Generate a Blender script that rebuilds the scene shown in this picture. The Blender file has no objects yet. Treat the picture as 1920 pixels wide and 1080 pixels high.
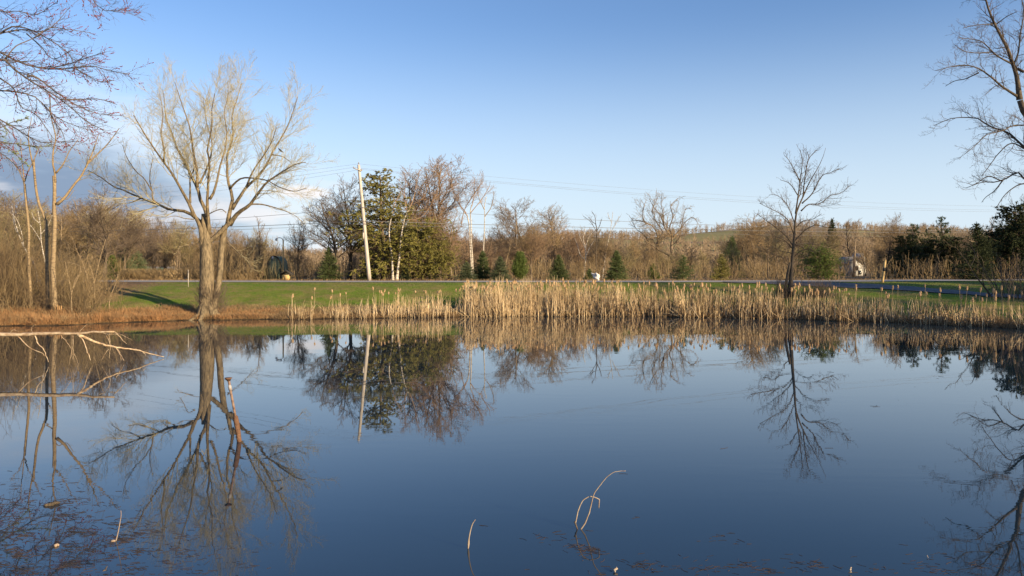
import bpy, math, random
import numpy as np

# ------------------------------------------------------------------ camera, sky, sun, exposure
scene = bpy.context.scene
F, H, HY = 1387.0, 2.8, 505.0            # focal length in photo pixels, eye height over the water, horizon row
cam_d = bpy.data.cameras.new("camera")
cam_d.sensor_width = 36.0
cam_d.lens = 36.0 * F / 1920.0
cam_d.shift_y = -35.0 / 1920.0
cam_d.clip_start = 0.05
cam_d.clip_end = 9000.0
cam = bpy.data.objects.new("camera", cam_d)
scene.collection.objects.link(cam)
cam.location = (0, 0, H)
cam.rotation_euler = (math.radians(90), 0, 0)
scene.camera = cam

SUN_EL = 15.0
SUN_AZ = math.atan2(0.80, -0.60)         # compass style: 0 = +Y, clockwise towards +X
sun_dir = np.array([math.sin(SUN_AZ) * math.cos(math.radians(SUN_EL)),
                    math.cos(SUN_AZ) * math.cos(math.radians(SUN_EL)),
                    math.sin(math.radians(SUN_EL))])
world = bpy.data.worlds.new("World")
scene.world = world
world.use_nodes = True


def build_world():
    nt = world.node_tree
    nt.nodes.clear()
    N = nt.nodes.new
    L = nt.links.new
    out = N("ShaderNodeOutputWorld")
    bg = N("ShaderNodeBackground")
    bg.inputs[1].default_value = 0.105
    sky = N("ShaderNodeTexSky")
    sky.sky_type = 'NISHITA'
    sky.sun_disc = False
    sky.sun_elevation = math.radians(SUN_EL)
    sky.sun_rotation = SUN_AZ
    sky.air_density = 1.15
    sky.dust_density = 0.2
    sky.ozone_density = 2.6
    tc = N("ShaderNodeTexCoord")
    sep = N("ShaderNodeSeparateXYZ")
    L(tc.outputs['Generated'], sep.inputs[0])

    def m(op, a, b=None, c=None, clamp=False):
        n = N("ShaderNodeMath")
        n.operation = op
        n.use_clamp = clamp
        for i, v in enumerate((a, b, c)):
            if v is None:
                continue
            if isinstance(v, (int, float)):
                n.inputs[i].default_value = v
            else:
                L(v, n.inputs[i])
        return n.outputs[0]

    def ramp(v, a, b):                   # smooth 0..1 from a to b
        n = N("ShaderNodeMapRange")
        n.interpolation_type = 'SMOOTHSTEP'
        L(v, n.inputs[0])
        n.inputs[1].default_value = a
        n.inputs[2].default_value = b
        return n.outputs[0]
    az = m('ARCTAN2', sep.outputs[0], sep.outputs[1])
    el = m('ARCSINE', sep.outputs[2])
    # cloud noise: stretched along the horizon
    cmb = N("ShaderNodeCombineXYZ")
    L(m('MULTIPLY', az, 3.0), cmb.inputs[0])
    L(m('MULTIPLY', el, 11.0), cmb.inputs[1])
    n1 = N("ShaderNodeTexNoise")
    n1.inputs['Scale'].default_value = 2.2
    n1.inputs['Detail'].default_value = 6
    n1.inputs['Roughness'].default_value = 0.55
    L(cmb.outputs[0], n1.inputs['Vector'])
    nz = m('SUBTRACT', n1.outputs['Fac'], 0.5)
    left = ramp(az, -0.22, -0.50)
    # top of the cloud bank rises to the left
    top = m('MULTIPLY_ADD', ramp(az, -0.2, -0.55), 0.10, 0.062)
    topn = m('MULTIPLY_ADD', nz, 0.10, top)
    dark_v = ramp(m('SUBTRACT', topn, el), -0.02, 0.05)
    dark = m('MULTIPLY', m('MULTIPLY', left, dark_v), 0.86)
    # bright cloud fringe above the bank and puffs near the horizon
    d2 = m('ABSOLUTE', m('SUBTRACT', el, m('ADD', topn, 0.012)))
    fringe = m('MULTIPLY', ramp(d2, 0.055, 0.0), ramp(az, -0.17, -0.30))
    puff = m('MULTIPLY', ramp(n1.outputs['Fac'], 0.47, 0.66), m('MULTIPLY', ramp(el, 0.16, 0.06), ramp(az, -0.12, -0.26)))
    white = m('MAXIMUM', m('MULTIPLY', fringe, m('MULTIPLY_ADD', n1.outputs['Fac'], 1.3, -0.2)), puff, clamp=True)
    # one small bright cloud low on the left
    dx = m('MULTIPLY', m('ADD', az, 0.272), 22.0)
    dy = m('MULTIPLY', m('SUBTRACT', el, 0.101), 95.0)
    dd = m('ADD', m('ADD', m('MULTIPLY', dx, dx), m('MULTIPLY', dy, dy)), m('MULTIPLY', nz, 3.0))
    white = m('MAXIMUM', m('MULTIPLY', white, 0.72), m('MULTIPLY', ramp(dd, 1.1, -0.1), 0.95), clamp=True)
    haz = m('MULTIPLY', ramp(el, 0.34, 0.0), 0.85)          # pale veil towards the horizon
    mix0 = N("ShaderNodeMix"); mix0.data_type = 'RGBA'
    tint = N("ShaderNodeMix"); tint.data_type = 'RGBA'; tint.blend_type = 'MULTIPLY'; tint.inputs[0].default_value = 1.0
    L(sky.outputs[0], tint.inputs[6]); tint.inputs[7].default_value = (0.76, 0.84, 1.05, 1)
    L(haz, mix0.inputs[0]); L(tint.outputs[2], mix0.inputs[6])
    mix0.inputs[7].default_value = (4.15, 4.85, 5.6, 1)
    mix1 = N("ShaderNodeMix"); mix1.data_type = 'RGBA'
    L(dark, mix1.inputs[0]); L(mix0.outputs[2], mix1.inputs[6])
    mix1.inputs[7].default_value = (1.15, 1.6, 2.45, 1)
    mix2 = N("ShaderNodeMix"); mix2.data_type = 'RGBA'
    L(white, mix2.inputs[0]); L(mix1.outputs[2], mix2.inputs[6])
    mix2.inputs[7].default_value = (5.6, 5.4, 5.4, 1)
    L(mix2.outputs[2], bg.inputs[0])
    L(bg.outputs[0], out.inputs[0])


build_world()
sun_d = bpy.data.lights.new("sun", 'SUN')
sun_d.energy = 5.0
sun_d.angle = math.radians(0.55)
sun_d.color = (1.0, 0.79, 0.50)
sun = bpy.data.objects.new("sun", sun_d)
scene.collection.objects.link(sun)
sun.location = (40, -30, 30)
from mathutils import Vector
sun.rotation_euler = Vector(sun_dir.tolist()).to_track_quat('Z', 'Y').to_euler()
scene.view_settings.view_transform = 'Standard'
scene.view_settings.look = 'None'
scene.view_settings.gamma = 1.0
scene.view_settings.exposure = 0.80
scene.cycles.max_bounces = 5
scene.cycles.diffuse_bounces = 2
scene.cycles.glossy_bounces = 3
scene.cycles.transmission_bounces = 2
scene.cycles.caustics_reflective = False
scene.cycles.caustics_refractive = False

# ------------------------------------------------------------------ helpers
COL = scene.collection


def W(px, py, D):
    return np.array([(px - 960.0) / F * D, D, H - (py - HY) / F * D])


def props(o, label=None, cat=None, group=None, kind=None):
    if label: o['label'] = label
    if cat: o['category'] = cat
    if group: o['group'] = group
    if kind: o['kind'] = kind
    return o


def thing(name, label, cat, loc=(0, 0, 0), rz=0.0, group=None):
    o = bpy.data.objects.new(name, None)
    o.empty_display_size = 0.3
    COL.objects.link(o)
    o.location = tuple(float(v) for v in loc)
    o.rotation_euler = (0, 0, rz)
    return props(o, label, cat, group)


def mesh(name, V, Fs, mats, smooth=False, mi=None):
    """V (n,3); Fs a list of face arrays (m,k) of any k"""
    me = bpy.data.meshes.new(name)
    V = np.asarray(V, dtype=np.float32)
    Fs = [np.asarray(f, dtype=np.int32) for f in Fs if len(f)]
    me.vertices.add(len(V))
    me.vertices.foreach_set('co', V.ravel())
    tot = sum(f.size for f in Fs)
    nf = sum(len(f) for f in Fs)
    me.loops.add(tot)
    me.loops.foreach_set('vertex_index', np.concatenate([f.ravel() for f in Fs]))
    me.polygons.add(nf)
    st = np.concatenate([np.full(len(f), f.shape[1], np.int32) for f in Fs])
    starts = np.concatenate([[0], np.cumsum(st)[:-1]]).astype(np.int32)
    me.polygons.foreach_set('loop_start', starts)
    me.polygons.foreach_set('loop_total', st)
    if smooth:
        me.polygons.foreach_set('use_smooth', np.ones(nf, bool))
    for m in (mats if isinstance(mats, (list, tuple)) else [mats]):
        me.materials.append(m)
    if mi is not None:
        me.polygons.foreach_set('material_index', np.asarray(mi, np.int32))
    me.update()
    me.validate()
    return me


def obj(name, me, parent=None, loc=(0, 0, 0), rz=0.0, scale=None):
    o = bpy.data.objects.new(name, me)
    COL.objects.link(o)
    o.parent = parent
    o.location = tuple(float(v) for v in loc)
    o.rotation_euler = (0, 0, rz)
    if scale is not None: o.scale = scale
    return o


class Geo:
    """collects vertices and faces of ONE mesh"""
    def __init__(s):
        s.V = []; s.F = []; s.n = 0

    def add(s, V, Fs):
        V = np.asarray(V, float).reshape(-1, 3)
        s.V.append(V)
        for f in Fs:
            f = np.asarray(f, np.int64)
            if len(f): s.F.append(f + s.n)
        s.n += len(V)
        return s

    def tubes(s, P, R, sides=3, cap=True):
        V, Fq = tubes(P, R, sides, cap)
        return s.add(V, Fq)

    def box(s, c, d, rz=0.0, taper=1.0):
        x, y, z = [v / 2 for v in d]
        V = np.array([[-x, -y, -z], [x, -y, -z], [x, y, -z], [-x, y, -z],
                      [-x * taper, -y * taper, z], [x * taper, -y * taper, z], [x * taper, y * taper, z], [-x * taper, y * taper, z]])
        c_, s_ = math.cos(rz), math.sin(rz)
        V = np.stack([V[:, 0] * c_ - V[:, 1] * s_, V[:, 0] * s_ + V[:, 1] * c_, V[:, 2]], 1) + np.array(c)
        return s.add(V, [[[3, 2, 1, 0], [4, 5, 6, 7], [0, 1, 5, 4], [1, 2, 6, 5], [2, 3, 7, 6], [3, 0, 4, 7]]])

    def mesh(s, name, mats, smooth=False):
        V = np.concatenate(s.V)
        by = {}
        for f in s.F: by.setdefault(f.shape[1], []).append(f)
        return mesh(name, V, [np.concatenate(v) for v in by.values()], mats, smooth)


def norm(v):
    return v / np.maximum(np.linalg.norm(v, axis=-1, keepdims=True), 1e-9)


def tubes(P, R, sides=3, cap=True):
    P = np.asarray(P, float); R = np.asarray(R, float)
    if P.ndim == 2: P = P[None]; R = R[None]
    N_, K, _ = P.shape
    T = np.gradient(P, axis=1) if K > 2 else np.repeat((P[:, 1:] - P[:, :1]), 2, axis=1)
    T = norm(T)
    mt = np.abs(T.mean(axis=1))
    ref = np.zeros((N_, 3)); ref[np.arange(N_), np.argmin(mt, axis=1)] = 1
    U = norm(np.cross(T, ref[:, None, :]))
    Wv = np.cross(T, U)
    a = np.arange(sides) * 2 * math.pi / sides
    ring = U[:, :, None, :] * np.cos(a)[None, None, :, None] + Wv[:, :, None, :] * np.sin(a)[None, None, :, None]
    V = P[:, :, None, :] + ring * R[:, :, None, None]
    V = V.reshape(-1, 3)
    base = (np.arange(N_) * K * sides)[:, None, None]
    k = (np.arange(K - 1) * sides)[None, :, None]
    j = np.arange(sides)[None, None, :]
    j2 = (np.arange(sides) + 1) % sides
    j2 = j2[None, None, :]
    Fq = np.stack(np.broadcast_arrays(base + k + j, base + k + j2, base + k + sides + j2, base + k + sides + j), -1).reshape(-1, 4)
    fs = [Fq]
    if cap and sides >= 4:
        b = (np.arange(N_) * K * sides)[:, None]
        fs.append(b + np.arange(sides)[None, ::-1])
        fs.append(b + (K - 1) * sides + np.arange(sides)[None, :])
    return V, fs


def spline(pts, K):
    """Catmull-Rom through pts (n,d), resampled to K points of even length"""
    p = np.asarray(pts, float)
    if len(p) < 2: return np.repeat(p, K, 0)
    q = np.concatenate([[2 * p[0] - p[1]], p, [2 * p[-1] - p[-2]]])
    out = []
    for i in range(1, len(q) - 2):
        t = np.linspace(0, 1, 12, endpoint=False)[:, None]
        a, b, c, d = q[i - 1], q[i], q[i + 1], q[i + 2]
        out.append(0.5 * ((2 * b) + (-a + c) * t + (2 * a - 5 * b + 4 * c - d) * t ** 2 + (-a + 3 * b - 3 * c + d) * t ** 3))
    out.append(p[-1:])
    o = np.concatenate(out)
    s = np.concatenate([[0], np.cumsum(np.linalg.norm(np.diff(o, axis=0), axis=1))])
    u = np.linspace(0, s[-1], K)
    return np.stack([np.interp(u, s, o[:, i]) for i in range(o.shape[1])], 1)


def lens(P):
    return np.linalg.norm(np.diff(P, axis=1), axis=2).sum(1)


def grow(rng, P, R, sp, K, lf, lmax, ang=(35, 65), t0=0.2, up=0.15, jit=0.18, rf=0.6, rtip=0.004, lmin=0.12, tpow=0.6, nmax=200, flat=0.0):
    """children along every tube of the level above"""
    L = lens(P)
    n = np.clip(np.round(L * (1 - t0) / sp), 1, nmax).astype(int)
    idx = np.repeat(np.arange(len(P)), n)
    M = len(idx)
    start = np.concatenate([[0], np.cumsum(n)[:-1]])
    rank = np.arange(M) - start[idx]
    t = t0 + (1 - t0) * (rank + rng.uniform(0, 1, M)) / n[idx]
    t = np.clip(t, 0, 0.995)
    Kp = P.shape[1]
    f = t * (Kp - 1); i0 = np.clip(f.astype(int), 0, Kp - 2); fr = (f - i0)[:, None]
    A = P[idx, i0]; B = P[idx, i0 + 1]
    pos = A * (1 - fr) + B * fr
    rad = R[idx, i0] * (1 - fr[:, 0]) + R[idx, i0 + 1] * fr[:, 0]
    T = norm(B - A)
    rv = rng.normal(size=(M, 3))
    if flat: rv[:, 2] *= (1 - flat)
    perp = norm(rv - (rv * T).sum(1, keepdims=True) * T)
    a = np.radians(rng.uniform(ang[0], ang[1], M))[:, None]
    d = norm(np.cos(a) * T + np.sin(a) * perp)
    ln = np.clip(lf * L[idx] * (1.05 - t) ** tpow * rng.uniform(0.55, 1.25, M), lmin, lmax)
    C = np.zeros((M, K, 3)); C[:, 0] = pos
    step = (ln / (K - 1))[:, None]
    upv = np.array([0, 0, 1.0])
    for k in range(1, K):
        d = norm(d + rng.normal(size=(M, 3)) * jit + upv * up)
        C[:, k] = C[:, k - 1] + d * step
    r0 = np.minimum(rad * 0.8, rad * rf + 0.002)
    r0 = np.minimum(r0, 0.013 * ln + rtip)
    r0 = np.maximum(r0, rtip)
    RR = r0[:, None] * (1 - np.linspace(0, 1, K)[None] * 0.85)
    RR = np.maximum(RR, rtip * 0.55)
    return C, RR


def leafy(rng, C, size, per, spread=0.5, droop=0.0, asp=2.6):
    """small pointed leaf faces along tubes C (N,K,3)"""
    N_, K, _ = C.shape
    i = rng.integers(0, N_, N_ * per); k = rng.integers(0, K - 1, N_ * per); f = rng.uniform(0, 1, (N_ * per, 1))
    c = C[i, k] * (1 - f) + C[i, k + 1] * f
    T = norm(C[i, k + 1] - C[i, k])
    M = len(c)
    d = norm(T * 0.8 + rng.normal(size=(M, 3)) * spread + np.array([0, 0, -droop]))
    s = norm(np.cross(d, rng.normal(size=(M, 3))))
    sz = (size * rng.uniform(0.6, 1.4, M))[:, None]
    V = np.stack([c - s * sz / asp * .5, c + d * sz, c + s * sz / asp * .5 - d * sz * .1], 1).reshape(-1, 3)
    return V, [np.arange(M * 3).reshape(-1, 3)]


# ------------------------------------------------------------------ materials
def mat(name, col, col2=None, scale=6.0, rough=0.85, bump=0.0, bscale=None, spec=0.2, stretch=None, detail=5, rnd=0.0, trans=0.0, contrast=(0.35, 0.65)):
    m = bpy.data.materials.new(name)
    m.use_nodes = True
    nt = m.node_tree; N = nt.nodes.new; L = nt.links.new
    b = nt.nodes['Principled BSDF']
    b.inputs['Roughness'].default_value = rough
    b.inputs['Specular IOR Level'].default_value = spec
    b.inputs['Base Color'].default_value = (*col, 1)
    vec = None
    if col2 is not None or bump:
        tc = N("ShaderNodeTexCoord"); mp = N("ShaderNodeMapping")
        L(tc.outputs['Object'], mp.inputs[0])
        if stretch: mp.inputs['Scale'].default_value = stretch
        vec = mp.outputs[0]
    src = None
    if col2 is not None:
        n = N("ShaderNodeTexNoise"); n.inputs['Scale'].default_value = scale; n.inputs['Detail'].default_value = detail
        n.inputs['Roughness'].default_value = 0.65
        L(vec, n.inputs['Vector'])
        r = N("ShaderNodeMapRange"); L(n.outputs['Fac'], r.inputs[0])
        r.inputs[1].default_value, r.inputs[2].default_value = contrast
        mx = N("ShaderNodeMix"); mx.data_type = 'RGBA'
        L(r.outputs[0], mx.inputs[0]); mx.inputs[6].default_value = (*col, 1); mx.inputs[7].default_value = (*col2, 1)
        src = mx.outputs[2]
    if rnd:
        oi = N("ShaderNodeObjectInfo"); hs = N("ShaderNodeHueSaturation")
        mr = N("ShaderNodeMapRange"); L(oi.outputs['Random'], mr.inputs[0])
        mr.inputs[3].default_value = 1 - rnd; mr.inputs[4].default_value = 1 + rnd
        L(mr.outputs[0], hs.inputs['Value'])
        if src is not None: L(src, hs.inputs['Color'])
        else: hs.inputs['Color'].default_value = (*col, 1)
        src = hs.outputs[0]
    if src is not None: L(src, b.inputs['Base Color'])
    if bump:
        n2 = N("ShaderNodeTexNoise"); n2.inputs['Scale'].default_value = bscale or scale * 3; n2.inputs['Detail'].default_value = 4
        L(vec, n2.inputs['Vector'])
        bp = N("ShaderNodeBump"); bp.inputs['Strength'].default_value = bump; bp.inputs['Distance'].default_value = 0.05
        L(n2.outputs['Fac'], bp.inputs['Height']); L(bp.outputs[0], b.inputs['Normal'])
    if trans:
        out = nt.nodes['Material Output']
        tr = N("ShaderNodeBsdfTranslucent"); ms = N("ShaderNodeMixShader"); ms.inputs[0].default_value = trans
        if src is not None: L(src, tr.inputs[0])
        else: tr.inputs[0].default_value = (*col, 1)
        L(b.outputs[0], ms.inputs[1]); L(tr.outputs[0], ms.inputs[2]); L(ms.outputs[0], out.inputs[0])
    return m


M = {}
M['willow_bark'] = mat('willow_bark', (0.29, 0.22, 0.13), (0.09, 0.07, 0.045), 5, bump=0.9, bscale=9, stretch=(2, 2, .55))
M['willow_twig'] = mat('willow_twig', (0.54, 0.47, 0.28), (0.38, 0.32, 0.18), 1.2)
M['dark_bark'] = mat('dark_bark', (0.15, 0.115, 0.08), (0.07, 0.055, 0.04), 6, bump=0.6, stretch=(2, 2, .6), rnd=0.2)
M['dark_twig'] = mat('dark_twig', (0.17, 0.125, 0.085), (0.11, 0.08, 0.06), 1.5, rnd=0.15)
M['tan_bark'] = mat('tan_bark', (0.27, 0.20, 0.13), (0.13, 0.10, 0.07), 4, bump=0.5, stretch=(2, 2, .6), rnd=0.2)
M['tan_twig'] = mat('tan_twig', (0.35, 0.25, 0.135), (0.22, 0.155, 0.085), 0.8, rnd=0.22)
M['grey_twig'] = mat('grey_twig', (0.22, 0.165, 0.115), (0.14, 0.105, 0.08), 0.8, rnd=0.22)
M['red_twig'] = mat('red_twig', (0.40, 0.275, 0.17), (0.28, 0.18, 0.115), 0.8, rnd=0.15)
M['olive_twig'] = mat('olive_twig', (0.38, 0.31, 0.15), (0.24, 0.20, 0.10), 0.8, rnd=0.2)
M['brush'] = mat('brush', (0.36, 0.265, 0.135), (0.16, 0.11, 0.065), 0.25, detail=3)
M['birch'] = mat('birch_bark', (0.62, 0.56, 0.47), (0.20, 0.16, 0.12), 4, stretch=(.6, .6, 3), contrast=(0.45, 0.62))
M['young_bark'] = mat('young_bark', (0.36, 0.27, 0.16), (0.19, 0.135, 0.08), 5, bump=0.3, stretch=(1, 1, 2.5))
M['maple_bark'] = mat('maple_bark', (0.17, 0.14, 0.125), (0.10, 0.08, 0.07), 6, bump=0.4)
M['bud'] = mat('maple_bud', (0.30, 0.06, 0.045), (0.16, 0.045, 0.04), 3)
M['spruce'] = mat('spruce_needles', (0.075, 0.10, 0.035), (0.135, 0.165, 0.06), 1.6, rough=0.7, rnd=0.2)
M['blue_spruce'] = mat('blue_spruce_needles', (0.10, 0.125, 0.06), (0.17, 0.195, 0.10), 1.6, rough=0.7, rnd=0.15)
M['arbor'] = mat('arborvitae_needles', (0.075, 0.11, 0.025), (0.15, 0.19, 0.05), 2, rough=0.7)
M['cedar'] = mat('cedar_needles', (0.13, 0.125, 0.03), (0.33, 0.29, 0.08), 1.1, rough=0.7, rnd=0.1)
M['pine'] = mat('pine_needles', (0.05, 0.08, 0.03), (0.11, 0.14, 0.05), 1.5, rough=0.7, rnd=0.15)
M['green_pine'] = mat('green_pine_needles', (0.10, 0.14, 0.03), (0.17, 0.21, 0.05), 1.5, rough=0.7)
M['dark_fir'] = mat('dark_fir_needles', (0.035, 0.05, 0.02), (0.07, 0.08, 0.03), 1.5, rough=0.75)
M['pale_needle'] = mat('pale_needles', (0.24, 0.27, 0.10), (0.16, 0.20, 0.07), 3, rough=0.7)
M['reed'] = mat('reed_straw', (0.88, 0.69, 0.43), (0.58, 0.41, 0.22), 1.1, detail=6, trans=0.1)
M['reed_dark'] = mat('reed_old', (0.36, 0.25, 0.14), (0.22, 0.15, 0.09), 1.5, trans=0.15)
M['head'] = mat('cattail_fluff', (0.70, 0.50, 0.29), (0.50, 0.32, 0.17), 14, rough=1.0, bump=0.6, bscale=60)
M['stalk'] = mat('cattail_stalk', (0.52, 0.40, 0.22), (0.36, 0.26, 0.14), 4, trans=0.1)
M['orange_grass'] = mat('orange_dead_grass', (0.50, 0.27, 0.12), (0.27, 0.16, 0.08), 1.3, trans=0.2)
M['brown_grass'] = mat('brown_dead_grass', (0.37, 0.25, 0.13), (0.22, 0.145, 0.075), 0.8, trans=0.2)
M['green_grass'] = mat('green_grass_blades', (0.20, 0.22, 0.05), (0.11, 0.18, 0.03), 0.3, trans=0.3, contrast=(.42, .58))
M['asphalt'] = mat('asphalt', (0.44, 0.41, 0.37), (0.34, 0.31, 0.28), 3, rough=1.0, spec=0.0)
M['drive'] = mat('driveway_asphalt', (0.20, 0.19, 0.185), (0.14, 0.135, 0.13), 3, rough=1.0, spec=0.0)
M['pole_wood'] = mat('pole_weathered', (0.64, 0.58, 0.50), (0.36, 0.31, 0.26), 7, stretch=(3, 3, .25), bump=0.3)
M['wire'] = mat('wire', (0.20, 0.19, 0.18), rough=0.5)
M['metal_grey'] = mat('metal_grey', (0.42, 0.41, 0.40), (0.24, 0.19, 0.16), 9, rough=0.45)
M['rust'] = mat('rust', (0.22, 0.12, 0.07), (0.10, 0.055, 0.035), 12, bump=0.5)
M['dead_wood'] = mat('bleached_wood', (0.62, 0.49, 0.33), (0.30, 0.19, 0.11), 6, stretch=(1, 2, 2), bump=0.3)
M['twig_pale'] = mat('pale_twig', (0.46, 0.38, 0.28), (0.24, 0.17, 0.12), 9)
M['white_paint'] = mat('white_paint', (0.66, 0.65, 0.62), (0.50, 0.49, 0.47), 3)
M['green_canvas'] = mat('green_canvas', (0.13, 0.36, 0.24), (0.10, 0.30, 0.20), 3)
M['green_board'] = mat('green_board', (0.22, 0.27, 0.18), (0.13, 0.17, 0.11), 3, stretch=(6, 6, .6))
M['shingle'] = mat('grey_shingle', (0.34, 0.32, 0.30), (0.24, 0.22, 0.20), 4)
M['dark_trim'] = mat('dark_trim', (0.05, 0.045, 0.04))
M['tan_wood'] = mat('tan_wood', (0.62, 0.44, 0.20), (0.48, 0.31, 0.13), 6)
M['stump_wood'] = mat('stump_wood', (0.50, 0.30, 0.13), (0.30, 0.18, 0.09), 9)
M['glass'] = mat('window_glass', (0.03, 0.035, 0.04), rough=0.1, spec=0.6)
M['red_paint'] = mat('red_paint', (0.45, 0.04, 0.03))
M['pipe_old'] = mat('pipe_old', (0.30, 0.21, 0.16), (0.16, 0.09, 0.06), 14, rough=.6, bump=.4)
M['stone_white'] = mat('white_stone', (0.85, 0.82, 0.76), (0.60, 0.56, 0.50), 4, bump=0.5)
M['bird'] = mat('bird_feathers', (0.03, 0.028, 0.028))
M['weed'] = mat('floating_weed', (0.085, 0.06, 0.055), (0.045, 0.04, 0.04), 3)
M['leaf_pale'] = mat('pale_leaf', (0.52, 0.40, 0.28), (0.32, 0.22, 0.14), 20)

# ------------------------------------------------------------------ terrain
_spx = np.array([-260, 0, 120, 250, 385, 540, 700, 870, 1000, 1200, 1400, 1550, 1700, 1850, 1920, 2150])
_spy = np.array([622, 612, 610, 604, 600, 599, 597, 594, 593, 593.5, 597, 601, 606, 614, 617, 628])
_sD = H * F / (_spy - HY)
_sx = (_spx - 960) / F * _sD


def shore(x):
    return np.interp(x, _sx, _sD) + 0.16 * np.sin(x * 1.7) + 0.09 * np.sin(x * 4.1 + 1)


def road_near(x):
    return 53.0 + 0.0065 * np.maximum(x - 5, 0) ** 2 + 0.0028 * np.maximum(-5 - x, 0) ** 2


_hpx = np.array([-1500, -400, 0, 400, 560, 640, 760, 900, 1000, 1100, 1200, 1290, 1340, 1400, 1440, 1500, 1560, 1620, 1700, 1780, 1830, 1920, 2300, 3400])
_hpy = np.array([480, 470, 474, 474, 484, 482, 470, 462, 450, 440, 446, 440, 437, 432, 427, 426, 428, 432, 436, 440, 446, 450, 455, 480])
RIDGE = 620.0


def ground_z(x, y):
    x = np.asarray(x, float); y = np.asarray(y, float)
    ys = shore(x)
    d = np.maximum.reduce([y - ys, 4.6 - y, -36 - x, x - 41])
    wob = 0.05 * np.sin(x * 0.9 + y * 0.6) + 0.04 * np.sin(x * 2.3 - y * 1.1)
    zin = np.maximum(-0.9, d * 0.45)
    lip = 0.17 * np.clip(d / 0.25, 0, 1)
    rn = road_near(x)
    t = np.clip((y - ys - 0.3) / np.maximum(rn - ys - 0.6, 1), 0, 1)
    far = lip + (1.85 - 0.17) * (0.35 * t + 0.65 * (t * t * (3 - 2 * t))) + wob * np.clip(d / 2, 0, 1) * (t < 1) * (1 - t)
    gen = lip + 1.4 * np.clip(d / 9, 0, 1)
    z = np.where(y > ys, np.where((x > -36) & (x < 41), far, np.maximum(gen, far)), gen)
    z = np.where(d < 0, zin, z)
    # hills beyond
    a = (x / np.maximum(y, 1.0)) * F + 960
    ridge = H + (HY - np.interp(a, _hpx, _hpy)) / F * RIDGE - 2.0
    s = np.clip((y - 130) / (RIDGE - 130), 0, 1)
    hill = (ridge - 1.85) * s * s * (3 - 2 * s)
    s2 = np.clip((y - RIDGE) / 1800, 0, 1)
    hill = hill * (1 - 0.8 * s2)
    hill = hill + np.clip((y - 150) / 200, 0, 1) * (1.2 * np.sin(x * .013 + y * .02) + 0.8 * np.sin(x * .031 - y * .017))
    z = np.where(y > 130, 1.85 + hill, z)
    return z


def gz(x, y):
    return float(ground_z(x, y))


def grid_mesh(name, xs, ys, zf, m, smooth=True):
    X, Y = np.meshgrid(xs, ys)
    Z = zf(X, Y)
    V = np.stack([X, Y, Z], -1).reshape(-1, 3)
    nx, ny = len(xs), len(ys)
    i = np.arange(ny - 1)[:, None] * nx + np.arange(nx - 1)[None]
    Fq = np.stack([i, i + 1, i + nx + 1, i + nx], -1).reshape(-1, 4)
    return mesh(name, V, [Fq], m, smooth)


def ground_material():
    m = bpy.data.materials.new('ground'); m.use_nodes = True
    nt = m.node_tree; N = nt.nodes.new; L = nt.links.new
    b = nt.nodes['Principled BSDF']; b.inputs['Roughness'].default_value = 1.0; b.inputs['Specular IOR Level'].default_value = 0.05
    geo = N("ShaderNodeTexCoord")

    def noise(s, d=4, r=.6):
        n = N("ShaderNodeTexNoise"); n.inputs['Scale'].default_value = s; n.inputs['Detail'].default_value = d; n.inputs['Roughness'].default_value = r
        L(geo.outputs['Object'], n.inputs['Vector']); return n.outputs['Fac']

    def rng_(v, a, b_):
        r = N("ShaderNodeMapRange"); L(v, r.inputs[0]); r.inputs[1].default_value = a; r.inputs[2].default_value = b_; return r.outputs[0]

    def mix(f, c1, c2):
        x = N("ShaderNodeMix"); x.data_type = 'RGBA'; L(f, x.inputs[0])
        for k, c in ((6, c1), (7, c2)):
            if isinstance(c, tuple): x.inputs[k].default_value = (*c, 1)
            else: L(c, x.inputs[k])
        return x.outputs[2]
    at = N("ShaderNodeAttribute"); at.attribute_name = 'zone'
    sp = N("ShaderNodeSeparateColor"); L(at.outputs['Color'], sp.inputs[0])
    fine = rng_(noise(2.6, 8, .8), .36, .64)
    mid = rng_(noise(.55, 7, .75), .42, .58)
    lawn = mix(mid, mix(fine, (0.10, 0.165, 0.02), (0.17, 0.23, 0.035)), mix(fine, (0.19, 0.17, 0.05), (0.27, 0.21, 0.09)))
    dead = mix(fine, (0.17, 0.11, 0.055), (0.36, 0.23, 0.12))
    wood = mix(mid, (0.20, 0.14, 0.085), (0.29, 0.205, 0.115))
    field = mix(rng_(noise(.012, 3), .45, .55), (0.30, 0.26, 0.11), (0.22, 0.165, 0.11))
    c = mix(sp.outputs[0], wood, lawn)
    c = mix(sp.outputs[1], c, dead)
    c = mix(sp.outputs[2], c, field)
    at2 = N("ShaderNodeAttribute"); at2.attribute_name = 'mud'
    c = mix(at2.outputs['Fac'], c, (0.035, 0.026, 0.018))
    L(c, b.inputs['Base Color'])
    bp = N("ShaderNodeBump"); bp.inputs['Strength'].default_value = 0.7; bp.inputs['Distance'].default_value = 0.08
    L(noise(9, 5, .7), bp.inputs['Height']); L(bp.outputs[0], b.inputs['Normal'])
    return m


def fbm(x, y, s):
    return (np.sin(x * 1.3 * s + 1.1 * np.sin(y * 1.7 * s)) + np.sin(y * 2.1 * s + 1.7 * np.sin(x * 0.9 * s + 2)) + .5 * np.sin(x * 4.7 * s + y * 3.9 * s)) / 2.5


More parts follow.
